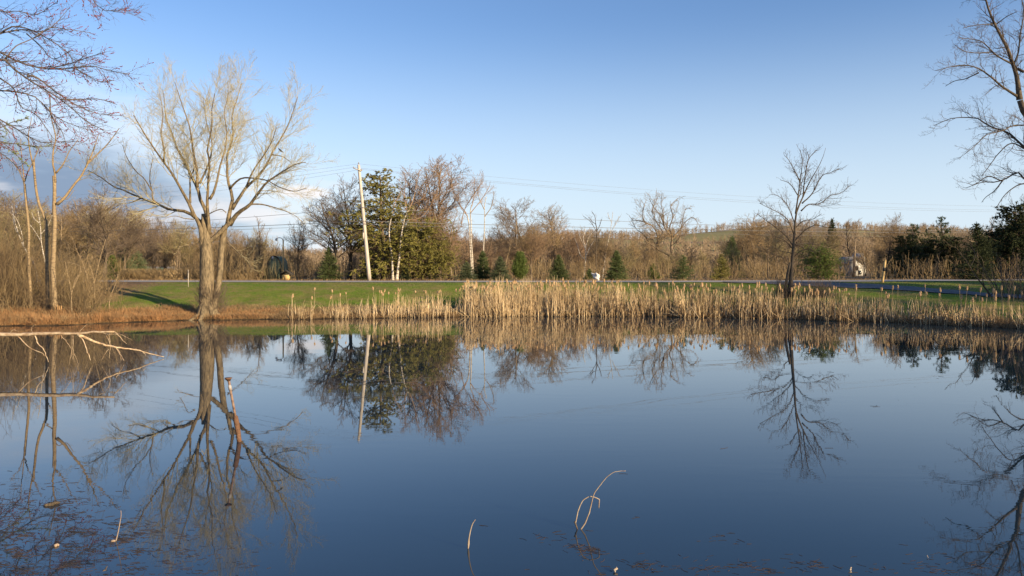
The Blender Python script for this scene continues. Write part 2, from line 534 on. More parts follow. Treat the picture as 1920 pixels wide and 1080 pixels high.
def build_ground():
    xs = np.concatenate([-np.geomspace(62, 3200, 110)[::-1], np.linspace(-61, 61, 306), np.geomspace(62, 3200, 110)])
    ys = np.concatenate([np.linspace(-250, -5, 14), np.linspace(-4, 28, 50), np.linspace(28.3, 66, 150), np.geomspace(67, 4200, 170)])
    me = grid_mesh('ground', xs, ys, ground_z, ground_material())
    X, Y = np.meshgrid(xs, ys); X = X.ravel(); Y = Y.ravel()
    d = Y - shore(X)
    rn = road_near(X)
    n = fbm(X, Y, .8)
    lawn = np.clip((d - np.interp(X, [-26, -22, -12, -4], [3.4, 2.9, 2.6, 1.6]) - 0.9 * n) / 1.3, 0, 1) * np.clip((rn + 9.5 + n - Y) / 1.5, 0, 1)
    lawn *= np.clip((X + 25.5 + .8 * n) / 1.5, 0, 1)
    lawn = np.where(Y > 60, lawn * .4, lawn)
    dead = np.clip(1 - lawn, 0, 1) * (Y < 62) * np.clip((70 - np.abs(X)) / 10, 0, 1)
    px = X / np.maximum(Y, 1) * F + 960
    field = np.clip((Y - 150) / 40, 0, 1) * np.clip((fbm(X, Y, .009) - 0.0) * 4, 0, 1)
    field = np.maximum(field, ((px > 1290) & (px < 1420) & (Y > 330) & (Y < 560)) * 1.0)
    me.color_attributes.new('zone', 'FLOAT_COLOR', 'POINT').data.foreach_set('color', np.stack([lawn, dead, field, np.ones_like(lawn)], 1).astype(np.float32).ravel())
    z = ground_z(X, Y)
    mud = np.clip(1 - (z - 0.05) / 0.13, 0, 1) * (Y < 60)
    me.attributes.new('mud', 'FLOAT', 'POINT').data.foreach_set('value', mud.astype(np.float32))
    props(obj('ground', me), kind='structure')


build_ground()


def water_material():
    m = bpy.data.materials.new('pond_water'); m.use_nodes = True
    nt = m.node_tree; N = nt.nodes.new; L = nt.links.new
    b = nt.nodes['Principled BSDF']
    b.inputs['Base Color'].default_value = (0.010, 0.023, 0.036, 1)
    b.inputs['Roughness'].default_value = 0.012
    b.inputs['IOR'].default_value = 1.55
    b.inputs['Specular IOR Level'].default_value = 0.5
    tc = N("ShaderNodeTexCoord"); mp = N("ShaderNodeMapping"); mp.inputs['Scale'].default_value = (.5, 1.6, 1)
    L(tc.outputs['Object'], mp.inputs[0])
    n1 = N("ShaderNodeTexNoise"); n1.inputs['Scale'].default_value = 2.2; n1.inputs['Detail'].default_value = 3
    L(mp.outputs[0], n1.inputs['Vector'])
    n2 = N("ShaderNodeTexNoise"); n2.inputs['Scale'].default_value = 0.35; n2.inputs['Detail'].default_value = 1
    L(mp.outputs[0], n2.inputs['Vector'])
    mr = N("ShaderNodeMapRange"); L(n2.outputs['Fac'], mr.inputs[0]); mr.inputs[1].default_value = .4; mr.inputs[2].default_value = .7
    mu = N("ShaderNodeMath"); mu.operation = 'MULTIPLY'; L(n1.outputs['Fac'], mu.inputs[0]); L(mr.outputs[0], mu.inputs[1])
    bp = N("ShaderNodeBump"); bp.inputs['Strength'].default_value = 0.10; bp.inputs['Distance'].default_value = 0.012
    L(mu.outputs[0], bp.inputs['Height']); L(bp.outputs[0], b.inputs['Normal'])
    return m


g = Geo()
g.add([[-40, -1, 0], [46, -1, 0], [46, 50, 0], [-40, 50, 0]], [[[0, 1, 2, 3]]])
props(obj('pond_water', g.mesh('pond_water', water_material())), kind='structure')


def strip(name, centre, widths, m, lift, n=160):
    """a flat sheet draped over the ground along a centre line"""
    c = spline(np.array(centre, float), n)
    w = np.interp(np.linspace(0, 1, n), np.linspace(0, 1, len(widths)), widths)
    T = norm(np.gradient(c, axis=0)); Nn = np.stack([-T[:, 1], T[:, 0]], 1)
    rows = []
    for s in np.linspace(-.5, .5, 13):
        p = c + Nn * (w * s)[:, None]
        rows.append(np.stack([p[:, 0], p[:, 1], ground_z(p[:, 0], p[:, 1]) + lift], 1))
    V = np.stack(rows, 1).reshape(-1, 3)
    i = np.arange(n - 1)[:, None] * 13 + np.arange(12)[None]
    Fq = np.stack([i, i + 13, i + 14, i + 1], -1).reshape(-1, 4)
    return props(obj(name, mesh(name, V, [Fq], m, True)), kind='structure')


rx = np.linspace(-150, 150, 40)
strip('road', np.stack([rx, road_near(rx) + 3.6], 1), [6.6, 6.6], M['asphalt'], 0.03, 400)
strip('driveway', [(15.5, 54.2), (20, 53.2), (25, 50.8), (28, 47.8), (32, 45.4), (42, 43.8), (60, 44)], [2.4, 3.8, 2.6, 1.0, .8, .7, .7], M['drive'], 0.05, 220)


# ------------------------------------------------------------------ bare trees
def tree_parts(root, rng, trunkP, trunkR, limbs, bark, twig, levels, sides0=7, limbs_crown=False):
    """limbs: (P,R) of thick wood; levels: list of grow() kwargs; builds trunk + crown meshes"""
    g = Geo()
    for P, R in zip(trunkP, trunkR): g.tubes(P, R, sides0)
    P0, R0 = limbs
    if P0 is not None and not limbs_crown: g.tubes(P0, R0, 5)
    obj('trunk', g.mesh('trunk', M[bark], True), root)
    c = Geo()
    if limbs_crown: c.tubes(P0, R0, 5)
    P, R = P0, R0
    last = None
    for i, kw in enumerate(levels):
        P, R = grow(rng, P, R, **kw)
        c.tubes(P, R, 4 if i == 0 and len(levels) > 2 else 3, cap=False)
        last = P
    obj('crown', c.mesh('crown', M[twig]), root)
    return last


def traced(rng, limbs, D, base, dev=2.0, K=18, jit=0.02, ground=True):
    """limbs: list of (points px, width0 px, width1 px[, depth slope]); returns world polylines relative to base"""
    seen_p, seen_d = [], []
    Ps, Rs = [], []
    for li, lm in enumerate(limbs):
        pts = np.array(lm[0], float)
        w0, w1 = lm[1], lm[2]
        if seen_p:
            sp = np.concatenate(seen_p); sd = np.concatenate(seen_d)
            j = np.argmin(((sp - pts[0]) ** 2).sum(1)); d0 = sd[j]
        else: d0 = 0.0
        c = spline(pts, K)
        Lpx = np.linalg.norm(np.diff(c, axis=0), axis=1).sum()
        Lm = Lpx / F * D
        slope = lm[3] if len(lm) > 3 else rng.uniform(-1, 1) * dev
        s = np.linspace(0, 1, K)
        if li == 0 and len(lm) <= 3: slope = 0
        dd = d0 + slope * s ** 1.2 * min(1.0, Lm / 4.0)
        seen_p.append(c); seen_d.append(dd)
        Dv = D + dd
        P = np.stack([(c[:, 0] - 960) / F * Dv, Dv, H - (c[:, 1] - HY) / F * Dv], 1)
        gn = rng.normal(size=(K, 3)) * jit * Lm / 6
        gn[0] = 0
        P = P + np.cumsum(gn, 0) * 0.25
        Ps.append(P - np.array(base)); Rs.append((w0 + (w1 - w0) * s ** .55) / 2 / F * D)
    return np.array(Ps), np.array(Rs)


def cr(ox, oy, s):
    return lambda pts: [(ox + x / s, oy + y / s) for x, y in pts]


def hero(name, label, cat, D, basepx, limbs, bark, twig, levels, dev=2.0, seed=1, n_trunk=1, group=None, sink=0.15, dark_limbs=False, tpow=0):
    rng = np.random.default_rng(seed)
    b = W(basepx[0], basepx[1], D)
    b[2] = gz(b[0], b[1]) - sink if D < 130 else b[2]
    root = thing(name, label, cat, b, group=group)
    P, R = traced(rng, limbs, D, b, dev)
    for i in range(n_trunk):
        P[i][0][2] = min(P[i][0][2], 0.0); 
        if tpow:
            sv = np.linspace(0, 1, len(R[i])); R[i] = (limbs[i][1] + (limbs[i][2] - limbs[i][1]) * sv ** tpow) / 2 / F * D
        R[i][0] *= 1.35; R[i][1] *= 1.1
    tree_parts(root, rng, P[:n_trunk], R[:n_trunk], (P[n_trunk:], R[n_trunk:]) if len(P) > n_trunk else (None, None), bark, twig,
               levels, limbs_crown=dark_limbs) if len(P) > n_trunk else None
    return root, P, R


# --- the willow on the near left shore
A = cr(0, 0, 3); Bc = cr(0, 300, 3.375); C3 = cr(440, 280, 3.177); Z = cr(220, 280, 4.8)
wl = [
    (Bc([(1312, 1003), (1308, 930), (1305, 850), (1308, 750), (1308, 640), (1305, 540), (1300, 450), (1290, 380), (1285, 340)]), 29, 6),
    (Bc([(1352, 985), (1362, 900), (1378, 800), (1393, 700), (1400, 600), (1412, 500), (1425, 420)]), 12, 11, 0.5),
    (Z([(770, 1000), (765, 850), (755, 740), (738, 680), (700, 600), (670, 530)]), 10, 2.5, -.7),
    # main forks from the left trunk
    (Z([(815, 740), (770, 680), (690, 600), (600, 555), (470, 540), (380, 500), (250, 450), (150, 410), (60, 365), (-30, 335), (-160, 240), (-260, 190)]), 10, 1.4, 2),
    (Z([(690, 600), (640, 470), (600, 400), (540, 290), (480, 190), (420, 110), (340, 0), (240, -150), (150, -300)]), 8, 1.6, -2.5),
    (Z([(420, 110), (420, 0), (390, -150), (410, -300), (380, -500)]), 4, 1, -1),
    (Z([(380, 500), (320, 450), (310, 370), (290, 270), (300, 170), (320, 80)]), 4, 1, 1.5),
    (Z([(310, 370), (240, 260), (180, 210), (120, 130), (80, 60), (50, -40)]), 3, 1, -1.5),
    (Z([(810, 760), (815, 640), (790, 540), (740, 440), (720, 340), (670, 260), (640, 180), (590, 90), (540, 0), (490, -140), (430, -290), (420, -420), (405, -520)]), 11, 1.3, 3),
    (Z([(720, 340), (715, 200), (700, 100), (680, 0), (650, -200), (590, -380), (550, -500), (515, -610)]), 7, 1.2, -1),
    (Z([(740, 310), (790, 200), (830, 90), (850, -60), (800, -250), (770, -450)]), 5, 1, 1),
    (Z([(825, 760), (818, 620), (810, 500), (815, 380), (820, 250), (830, 120), (810, 0), (850, -200), (850, -360), (875, -500)]), 9, 1.3, -3),
    (Z([(830, 450), (870, 380), (900, 280), (930, 150), (970, 20), (990, -150), (970, -330), (1005, -470), (1000, -600)]), 6, 1, 1.5),
    (Z([(655, 480), (655, 350), (655, 260), (690, 160), (660, 20), (600, -100)]), 5, 1.2, 3.5),
    # forks from the right trunk
    (Z([(990, 680), (1010, 560), (1035, 460), (1020, 370), (990, 270), (990, 150), (990, 30), (1040, -130), (1030, -300), (1080, -470), (1120, -600)]), 10, 1.3, 2.5),
    (Z([(1010, 360), (1070, 290), (1140, 255), (1280, 265), (1370, 290), (1430, 330), (1520, 365), (1600, 380), (1700, 350)]), 5, 1, -2.5),
    (Z([(1030, 540), (1100, 430), (1160, 340), (1230, 280), (1310, 190), (1370, 80), (1410, 0), (1500, -160), (1555, -280), (1620, -480)]), 8, 1.4, 1),
    (Z([(1160, 340), (1220, 200), (1290, 90), (1350, 0), (1400, -110), (1430, -200)]), 5, 1, -2),
    (Z([(1010, 680), (1080, 580), (1190, 500), (1240, 430), (1300, 350), (1350, 290), (1450, 220), (1600, 130), (1700, 110)]), 11, 1.3, -2),
    (Z([(1190, 495), (1290, 495), (1400, 520), (1520, 560), (1600, 600), (1670, 660)]), 4, 1, 2),
    (Z([(1390, 50), (1470, 60), (1540, 100), (1600, 160)]), 3, .8, -1.5),
    (Z([(805, 840), (860, 805), (920, 750), (980, 690), (1010, 650)]), 9, 9, .5),
    (Z([(990, 840), (1060, 900), (1150, 985), (1230, 1080)]), 3, .9, -2),
    (Z([(750, 640), (830, 580), (930, 540), (980, 570)]), 3, 1.5, -1.5),
    (Z([(740, 830), (640, 860), (560, 880), (540, 920)]), 2, .8, -1.8),
    (Z([(700, 720), (640, 700), (600, 780), (560, 840)]), 2.5, .8, -1),
    (Z([(350, 515), (280, 540), (180, 560), (100, 560)]), 3, 1, -1),
    (Z([(690, 630), (600, 620), (520, 600), (430, 620)]), 2.5, .8, -2),
    (Z([(210, 440), (120, 480), (40, 490), (-50, 540)]), 3, .8, 1.5),
]
willow, P, R = hero('willow_tree', 'large bare willow with twin trunks and pale yellow twigs at the water edge', 'tree', 41.6, (388, 600), wl, 'willow_bark', 'willow_twig',
     [dict(sp=0.25, K=8, lf=0.44, lmax=2.5, ang=(22, 50), up=0.09, t0=0.28, jit=0.15, rf=.28, rtip=0.008, tpow=.25),
      dict(sp=0.17, K=5, lf=0.5, lmax=1.35, ang=(18, 48), up=0.05, t0=0.15, jit=0.17, rtip=0.0062, tpow=.4),
      dict(sp=0.13, K=4, lf=0.6, lmax=0.8, ang=(15, 45), up=0.02, t0=0.15, jit=0.18, rtip=0.0055, tpow=.4)],
     dev=2.5, seed=11, n_trunk=3, tpow=2.6)

# sprouts at the willow's foot: part of the tree
rng = np.random.default_rng(5)
n = 420
ph = rng.uniform(0, 2 * math.pi, n); rr = rng.uniform(.25, .75, n)
P0 = np.stack([rr * np.cos(ph) + .25, rr * np.sin(ph) * .8, rng.uniform(.1, 1.5, n)], 1)
d0 = norm(np.stack([np.cos(ph) * .7 + rng.normal(size=n) * .3, np.sin(ph) * .7, rng.uniform(.7, 1.6, n)], 1))
ln = rng.uniform(.3, .95, n)[:, None, None]
s = np.linspace(0, 1, 4)[None, :, None]
P = P0[:, None] + d0[:, None] * s * ln + rng.normal(size=(n, 4, 3)) * .02
obj('sprouts', Geo().tubes(P, np.full((n, 4), .006), 3, False).mesh('sprouts', M['grey_twig']), willow)

g = Geo()
for k, a in enumerate(np.linspace(0, 2 * math.pi, 9)[:-1]):
    a += rng.normal() * .2; r_ = rng.uniform(.55, .95)
    g.tubes(np.array([[(math.cos(a) * .22, math.sin(a) * .22, 1.0), (math.cos(a) * .36, math.sin(a) * .36, .5), (math.cos(a) * .5, math.sin(a) * .5, .22), (math.cos(a) * r_, math.sin(a) * r_, .02), (math.cos(a) * r_ * 1.4, math.sin(a) * r_ * 1.4, -.12)]]), np.array([[.12, .2, .17, .12, .05]]), 7)
obj('roots', g.mesh('roots', M['willow_bark'], True), willow)

# --- dark bare tree on the right shore
Q = cr(1400, 260, 2.842)
rl = [
    (Q([(228, 822), (238, 740), (242, 650), (250, 560), (255, 470), (262, 400), (290, 330), (335, 235), (380, 160), (405, 110), (425, 50)]), 10, .5, 0.3),
    (Q([(205, 815), (215, 740), (232, 660)]), 6, 5, .1),
    (Q([(262, 400), (272, 320), (285, 220), (295, 130), (285, 60)]), 4, 1),
    (Q([(285, 230), (250, 160), (220, 110), (200, 90)]), 2.4, .8),
    (Q([(272, 300), (230, 240), (180, 220)]), 2.4, .8),
    (Q([(300, 310), (310, 200), (330, 110), (370, 60)]), 3, 1),
    (Q([(295, 345), (350, 290), (400, 200), (450, 180), (490, 160)]), 3, 1),
    (Q([(290, 385), (330, 350), (390, 345), (450, 300), (500, 290), (550, 250)]), 3, .8),
    (Q([(252, 510), (225, 440), (180, 400), (130, 375), (70, 345)]), 3, .8),
    (Q([(248, 570), (210, 520), (150, 470), (110, 440), (55, 400)]), 3, .8),
    (Q([(258, 455), (215, 350), (160, 300), (120, 300)]), 2.5, .8),
    (Q([(245, 585), (200, 540), (130, 520), (70, 515), (20, 510)]), 3, .8),
    (Q([(255, 480), (300, 440), (350, 430), (400, 400)]), 2.5, .8),
    (Q([(252, 570), (300, 560), (370, 565), (430, 580), (490, 590)]), 3, .8),
    (Q([(255, 545), (310, 490), (370, 460), (430, 475)]), 2.5, .8),
    (Q([(245, 640), (285, 600), (330, 590), (370, 610)]), 2.2, .8),
    (Q([(240, 680), (200, 660), (200, 640), (150, 620), (90, 590)]), 2.2, .8),
    (Q([(243, 610), (190, 600), (140, 580), (100, 590), (60, 560)]), 2.4, .8),
]
hero('bare_tree', 'slender dark bare tree standing alone behind the cattails on the right shore', 'tree', 47.2, (1478, 549), rl, 'dark_bark', 'dark_twig',
     [dict(sp=0.17, K=7, lf=0.42, lmax=1.9, ang=(25, 55), up=0.10, t0=0.18, jit=0.12, rf=.4, rtip=0.009, tpow=.35),
      dict(sp=0.17, K=5, lf=0.5, lmax=0.95, ang=(25, 55), up=0.07, t0=0.15, jit=0.14, rtip=0.0075, tpow=.4),
      dict(sp=0.2, K=3, lf=0.5, lmax=0.4, ang=(25, 55), up=0.05, t0=0.15, jit=0.14, rtip=0.006, tpow=.4)], dev=1.8, seed=3, n_trunk=2)

# --- gnarled tree in the middle distance
G4 = cr(920, 340, 3.692)
gl = [
    (G4([(1272, 690), (1270, 620), (1268, 580), (1255, 535), (1253, 512)]), 9, 7, 0.2),
    (G4([(1253, 520), (1200, 490), (1145, 460), (1158, 400), (1145, 350), (1110, 300), (1070, 290), (1050, 230), (1065, 150)]), 6, 1),
    (G4([(1253, 515), (1250, 440), (1258, 390), (1225, 350), (1200, 310), (1180, 240), (1130, 180), (1100, 120)]), 5, 1),
    (G4([(1200, 310), (1195, 230), (1180, 150), (1190, 80)]), 2.6, .9),
    (G4([(1258, 385), (1240, 320), (1262, 240), (1245, 170), (1295, 115)]), 3.6, 1),
    (G4([(1262, 385), (1310, 340), (1350, 280), (1400, 250), (1440, 300)]), 3.4, .8),
    (G4([(1310, 340), (1370, 355), (1430, 318)]), 2, .8),
    (G4([(1258, 480), (1285, 440), (1315, 412)]), 3, 1.5),
    (G4([(1285, 430), (1310, 370), (1345, 200), (1390, 190)]), 2.2, .8),
    (G4([(1145, 460), (1070, 415), (1000, 395), (950, 385)]), 3.4, .8),
    (G4([(1110, 440), (1060, 370), (1010, 330), (975, 270)]), 3, .8),
    (G4([(1230, 505), (1160, 475), (1090, 470), (1050, 500)]), 3, .9),
    (G4([(1100, 300), (1040, 275), (990, 270), (960, 240)]), 2.2, .8),
    (G4([(1160, 400), (1190, 350), (1140, 270), (1120, 200), (1160, 100)]), 2.6, .8),
]
hero('bare_tree', 'wide gnarled bare tree with crooked limbs rising over the woods left of the field hill', 'tree', 96.0, (1264, 526), gl, 'tan_bark', 'tan_twig',
     [dict(sp=0.36, K=7, lf=0.4, lmax=2.8, ang=(25, 60), up=0.08, t0=0.15, jit=0.18, rf=.45, rtip=0.017, tpow=.35),
      dict(sp=0.24, K=5, lf=0.5, lmax=1.4, ang=(25, 60), up=0.05, t0=0.1, jit=0.2, rtip=0.013, tpow=.4),
      dict(sp=0.2, K=4, lf=0.55, lmax=0.8, ang=(20, 55), up=0.05, t0=0.1, jit=0.2, rtip=0.011, tpow=.4)], dev=3.5, seed=8, n_trunk=1)

# --- big tree whose boughs reach in from the right
E = cr(1600, 0, 2.571)
el = [
    (E([(1060, 1330), (1040, 1100), (1010, 900), (960, 760), (900, 640), (823, 540), (800, 480)]), 34, 10, 0.3),
    (E([(800, 480), (790, 380), (770, 310), (740, 230), (700, 150), (660, 60), (640, -30), (650, -150)]), 12, 2),
    (E([(800, 470), (720, 420), (660, 370), (600, 330), (540, 315), (480, 320), (395, 340)]), 6, 1),
    (E([(605, 350), (540, 380), (490, 390), (445, 415)]), 3, 1),
    (E([(770, 310), (690, 265), (620, 200), (560, 185), (500, 180)]), 4.5, 1),
    (E([(670, 250), (600, 255), (530, 245), (490, 215)]), 3, 1),
    (E([(690, 115), (600, 120), (530, 135)]), 2.5, 1),
    (E([(690, 115), (740, 80), (790, 55)]), 2.5, 1),
    (E([(790, 330), (823, 345), (880, 330), (930, 250), (960, 100), (980, -100)]), 6, 3),
    (E([(775, 310), (795, 250), (805, 160), (820, 60), (800, -60)]), 4, 1.5),
    (E([(823, 540), (870, 420), (900, 250), (880, 60), (860, -80)]), 7, 3),
    (E([(1000, 890), (940, 800), (823, 710), (760, 650), (730, 630), (660, 610), (600, 570), (540, 565), (470, 570), (390, 605)]), 9, 1),
    (E([(980, 640), (900, 600), (823, 603), (770, 605), (720, 630), (640, 650), (600, 690), (540, 740)]), 5, 1),
    (E([(823, 715), (760, 690), (700, 740), (670, 780), (620, 850)]), 3.5, 1),
    (E([(1040, 1020), (960, 940), (880, 890), (823, 860), (790, 830), (740, 860), (680, 880), (620, 880), (540, 910)]), 9, 1),
    (E([(880, 890), (823, 885), (780, 900), (730, 940), (690, 1000)]), 4, 1),
    (E([(720, 870), (680, 920), (640, 950), (620, 975)]), 3, 1),
    (E([(710, 870), (650, 850), (600, 880), (560, 900)]), 3, 1),
    (E([(1010, 1100), (1100, 900), (1180, 700), (1250, 400)]), 14, 4),
    (E([(1040, 1050), (980, 500), (1050, 200), (1060, -100)]), 16, 5),
]
hero('bare_tree', 'huge dark bare tree reaching crooked boughs in from the right edge', 'tree', 63.0, (1600 + 1060 / 2.571, 527), el, 'dark_bark', 'dark_twig',
     [dict(sp=0.42, K=8, lf=0.36, lmax=2.4, ang=(25, 60), up=0.04, t0=0.12, jit=0.2, rf=.4, rtip=0.013, tpow=.35),
      dict(sp=0.24, K=5, lf=0.5, lmax=1.4, ang=(25, 55), up=0.03, t0=0.12, jit=0.2, rtip=0.010, tpow=.4),
      dict(sp=0.25, K=4, lf=0.5, lmax=0.7, ang=(25, 55), up=0.05, t0=0.12, jit=0.2, rtip=0.008, tpow=.4)], dev=4, seed=17, n_trunk=1)

# --- red-budded maple reaching in from the left edge
ml = [
    (A([(-330, 1800), (-330, 1400), (-320, 1000), (-290, 600), (-260, 300), (-230, 0)]), 34, 16, .2),
    (A([(-290, 600), (-200, 400), (0, 330), (100, 400), (200, 470), (300, 530), (400, 600), (500, 690), (590, 730)]), 9, 1),
    (A([(-280, 420), (-150, 260), (0, 300), (120, 360), (270, 390), (400, 380), (520, 370), (620, 400), (720, 415)]), 7, 1),
    (A([(-260, 300), (-150, 200), (0, 190), (120, 170), (250, 180), (330, 120), (390, 50)]), 6, 1),
    (A([(-300, 650), (-150, 520), (0, 510), (100, 520), (200, 550), (300, 650), (400, 700), (520, 740)]), 6, 1),
    (A([(0, 190), (70, 150), (160, 165), (260, 215), (380, 300), (440, 400), (530, 440)]), 4, 1),
    (A([(150, 430), (200, 430), (320, 520), (450, 600), (560, 640), (700, 650)]), 4, 1),
    (A([(270, 390), (420, 350), (500, 320), (600, 290)]), 3, 1),
    (A([(400, 380), (450, 400), (560, 460), (640, 450)]), 2.5, 1),
    (A([(-230, 50), (-100, -20), (0, 60), (100, 60), (200, 80), (300, 20)]), 4, 1),
    (A([(-235, 0), (0, -120), (250, -100), (480, -40), (560, 50), (640, 60), (710, 45)]), 6, 1),
    (A([(-290, 700), (-100, 640), (50, 700), (150, 760), (240, 800), (400, 790), (470, 800)]), 5, 1),
    (A([(0, 440), (80, 500), (120, 600), (200, 640), (260, 720), (300, 780)]), 3.5, 1),
    (A([(30, 330), (90, 260), (180, 220), (280, 160), (400, 170), (510, 185)]), 3, 1),
    (A([(280, 530), (290, 650), (350, 740), (380, 840)]), 3, 1),
    (A([(340, 560), (440, 560), (560, 560), (660, 590)]), 3, 1),
    (A([(150, 190), (230, 260), (300, 330), (400, 280)]), 3, 1),
    (A([(-290, 800), (-150, 720), (0, 790), (90, 850), (160, 830)]), 5, 1),
    (A([(-310, 900), (-200, 780), (-60, 820), (60, 900), (120, 960)]), 5, 1),
]
maple, P, R = hero('maple_tree', 'budding maple with red flower buds reaching in at the top left corner', 'tree', 33.0, (-110, 600), ml, 'maple_bark', 'maple_bark',
     [dict(sp=0.2, K=7, lf=0.3, lmax=1.25, ang=(22, 50), up=-0.01, t0=0.2, jit=0.14, rf=.32, rtip=0.0075, tpow=.35),
      dict(sp=0.18, K=5, lf=0.5, lmax=0.85, ang=(25, 55), up=0.06, t0=0.15, jit=0.14, rtip=0.0055, tpow=.4)], dev=3, seed=23, n_trunk=1)
rng = np.random.default_rng(23)
C1, R1 = grow(rng, P[1:], R[1:], sp=0.3, K=6, lf=0.3, lmax=1.25, ang=(22, 50), up=-0.01, t0=0.3, jit=0.12, rtip=0.0065, tpow=.35)
C2, R2 = grow(rng, C1, R1, sp=0.22, K=5, lf=0.5, lmax=0.7, ang=(25, 55), up=0.06, t0=0.15, jit=0.12, rtip=0.005, tpow=.4)
g = Geo(); g.tubes(C1, R1, 3, False); g.tubes(C2, R2, 3, False)
obj('budding_twigs', g.mesh('budding_twigs', M['maple_bark']), maple)
pts = np.concatenate([C1[:, 2:].reshape(-1, 3), C2[:, 1:].reshape(-1, 3), (C2[:, 1:] * .5 + C2[:, :-1] * .5).reshape(-1, 3)])
pts = pts[rng.uniform(size=len(pts)) < .6]; rad = rng.uniform(.012, .027, len(pts)); up = norm(rng.normal(size=(len(pts), 3))) * rad[:, None]
P3 = np.stack([pts - up, pts, pts + up], 1); R3 = np.stack([rad * .3, rad, rad * .3], 1)
obj('red_buds', Geo().tubes(P3, R3, 4).mesh('red_buds', M['bud'], True), maple)

# --- three young trees on the left bank
B = Bc
L1 = cr(0, 200, 4.908)
young_lv = [dict(sp=0.3, K=6, lf=0.34, lmax=1.6, ang=(28, 60), up=0.1, t0=0.3, jit=0.14, rf=.35, rtip=0.0085, tpow=.35),
            dict(sp=0.22, K=4, lf=0.5, lmax=0.8, ang=(25, 55), up=0.06, t0=0.15, jit=0.16, rtip=0.0065, tpow=.4)]
y1 = [
    (B([(345, 985), (342, 850), (336, 700), (338, 620), (345, 500), (348, 400), (345, 300), (350, 200), (345, 100)]), 12, 6, .1),
    (L1([(508, 700), (505, 610), (485, 520), (490, 400), (512, 290), (480, 140), (450, 0)]), 5, 1.5),
    (L1([(520, 900), (590, 840), (660, 740), (740, 640), (800, 530), (880, 450), (980, 350), (1090, 200)]), 7, 1.5, 1),
    (L1([(800, 530), (840, 450), (880, 340), (905, 260)]), 4, 1.2),
    (L1([(515, 610), (580, 530), (640, 410), (720, 300)]), 4, 1),
    (L1([(515, 850), (545, 830), (610, 855), (680, 770)]), 2, 1),
    (L1([(425, 1020), (460, 1000), (495, 975)]), 2.5, 2),
]
hero('young_tree', 'tallest slim tan tree on the left bank with a long arm to the right', 'tree', 39.8, (102, 592), y1, 'young_bark', 'olive_twig', young_lv, dev=1.2, seed=31)
y2 = [
    (B([(200, 980), (192, 850), (183, 700), (180, 560), (178, 420), (165, 300), (152, 150)]), 7, 4, .1),
    (L1([(222, 720), (210, 670), (175, 590), (110, 500), (60, 460)]), 2.5, 1),
    (L1([(225, 690), (260, 590), (300, 510), (350, 400)]), 3, 1),
    (L1([(225, 790), (222, 700), (215, 600), (200, 480), (190, 300)]), 3, 1),
]
hero('young_tree', 'slim tan tree leftmost of the three young trunks on the left bank', 'tree', 41.0, (59, 590), y2, 'young_bark', 'olive_twig', young_lv, dev=1.2, seed=32)
y3 = [
    (B([(302, 960), (300, 800), (298, 690), (296, 500), (288, 380), (250, 300), (228, 200), (215, 80), (210, 0)]), 8, 4, .1),
    (L1([(310, 560), (290, 480), (270, 380), (260, 250), (290, 100)]), 4, 1),
    (L1([(305, 510), (340, 420), (380, 350)]), 2.5, 1),
    (B([(296, 500), (340, 440), (350, 350)]), 2, 1),
]
hero('young_tree', 'crooked tan tree with flaking bark between two straighter young trunks', 'tree', 40.4, (89, 588), y3, 'young_bark', 'grey_twig', young_lv, dev=1.2, seed=33)
bt = [
    (B([(235, 720), (205, 640), (150, 550), (118, 470), (95, 390), (75, 290)]), 3.2, 1, .2),
    (B([(150, 550), (140, 470), (110, 380), (80, 340)]), 2, .8),
    (B([(118, 470), (95, 430), (80, 360)]), 1.6, .8),
]
hero('birch_tree', 'thin leaning white birch in the left thicket', 'tree', 47.0, (72, 560), bt, 'birch', 'birch', young_lv, dev=1, seed=34)
bt = [
    (B([(300, 700), (275, 600), (262, 520), (258, 440), (250, 380), (240, 320)]), 3, 1, .2),
    (B([(262, 520), (220, 450), (190, 410)]), 2, .8),
    (B([(258, 470), (300, 420), (330, 350)]), 2, .8),
    (B([(250, 400), (215, 370), (200, 330)]), 1.6, .7),
]
hero('birch_tree', 'thin white birch with forked top behind the young trunks', 'tree', 46.0, (90, 560), bt, 'birch', 'birch', young_lv, dev=1, seed=35)
sap = [
    (B([(455, 960), (452, 860), (460, 820), (480, 750), (520, 700)]), 2.4, 1, .1),
    (B([(452, 850), (440, 780), (425, 710), (410, 640)]), 1.8, .8),
    (B([(460, 820), (510, 690), (480, 660), (380, 640)]), 1.8, .8),
]
sap_lv = [dict(sp=0.25, K=4, lf=0.35, lmax=0.7, ang=(25, 60), up=0.15, t0=0.25, jit=0.14, rtip=0.006)]
hero('sapling', 'spindly forked sapling in the orange grass right of the young trunks', 'sapling', 39.0, (135, 590), sap, 'young_bark', 'tan_twig', sap_lv, dev=.6, seed=36)
sap = [
    (B([(690, 930), (700, 860), (730, 790), (745, 720)]), 2, 1, .1),
    (B([(570, 940), (570, 850), (600, 760), (640, 600), (670, 500)]), 2, 1, .1),
    (B([(570, 850), (540, 700), (480, 560), (450, 480)]), 2, .8),
    (B([(600, 900), (590, 750), (560, 640)]), 2, .8),
]
hero('sapling', 'loose leaning sapling at the right end of the left thicket', 'sapling', 41.0, (196, 585), sap, 'young_bark', 'tan_twig', sap_lv, dev=.8, seed=37, n_trunk=2)
R5 = cr(1600, 440, 5.4)
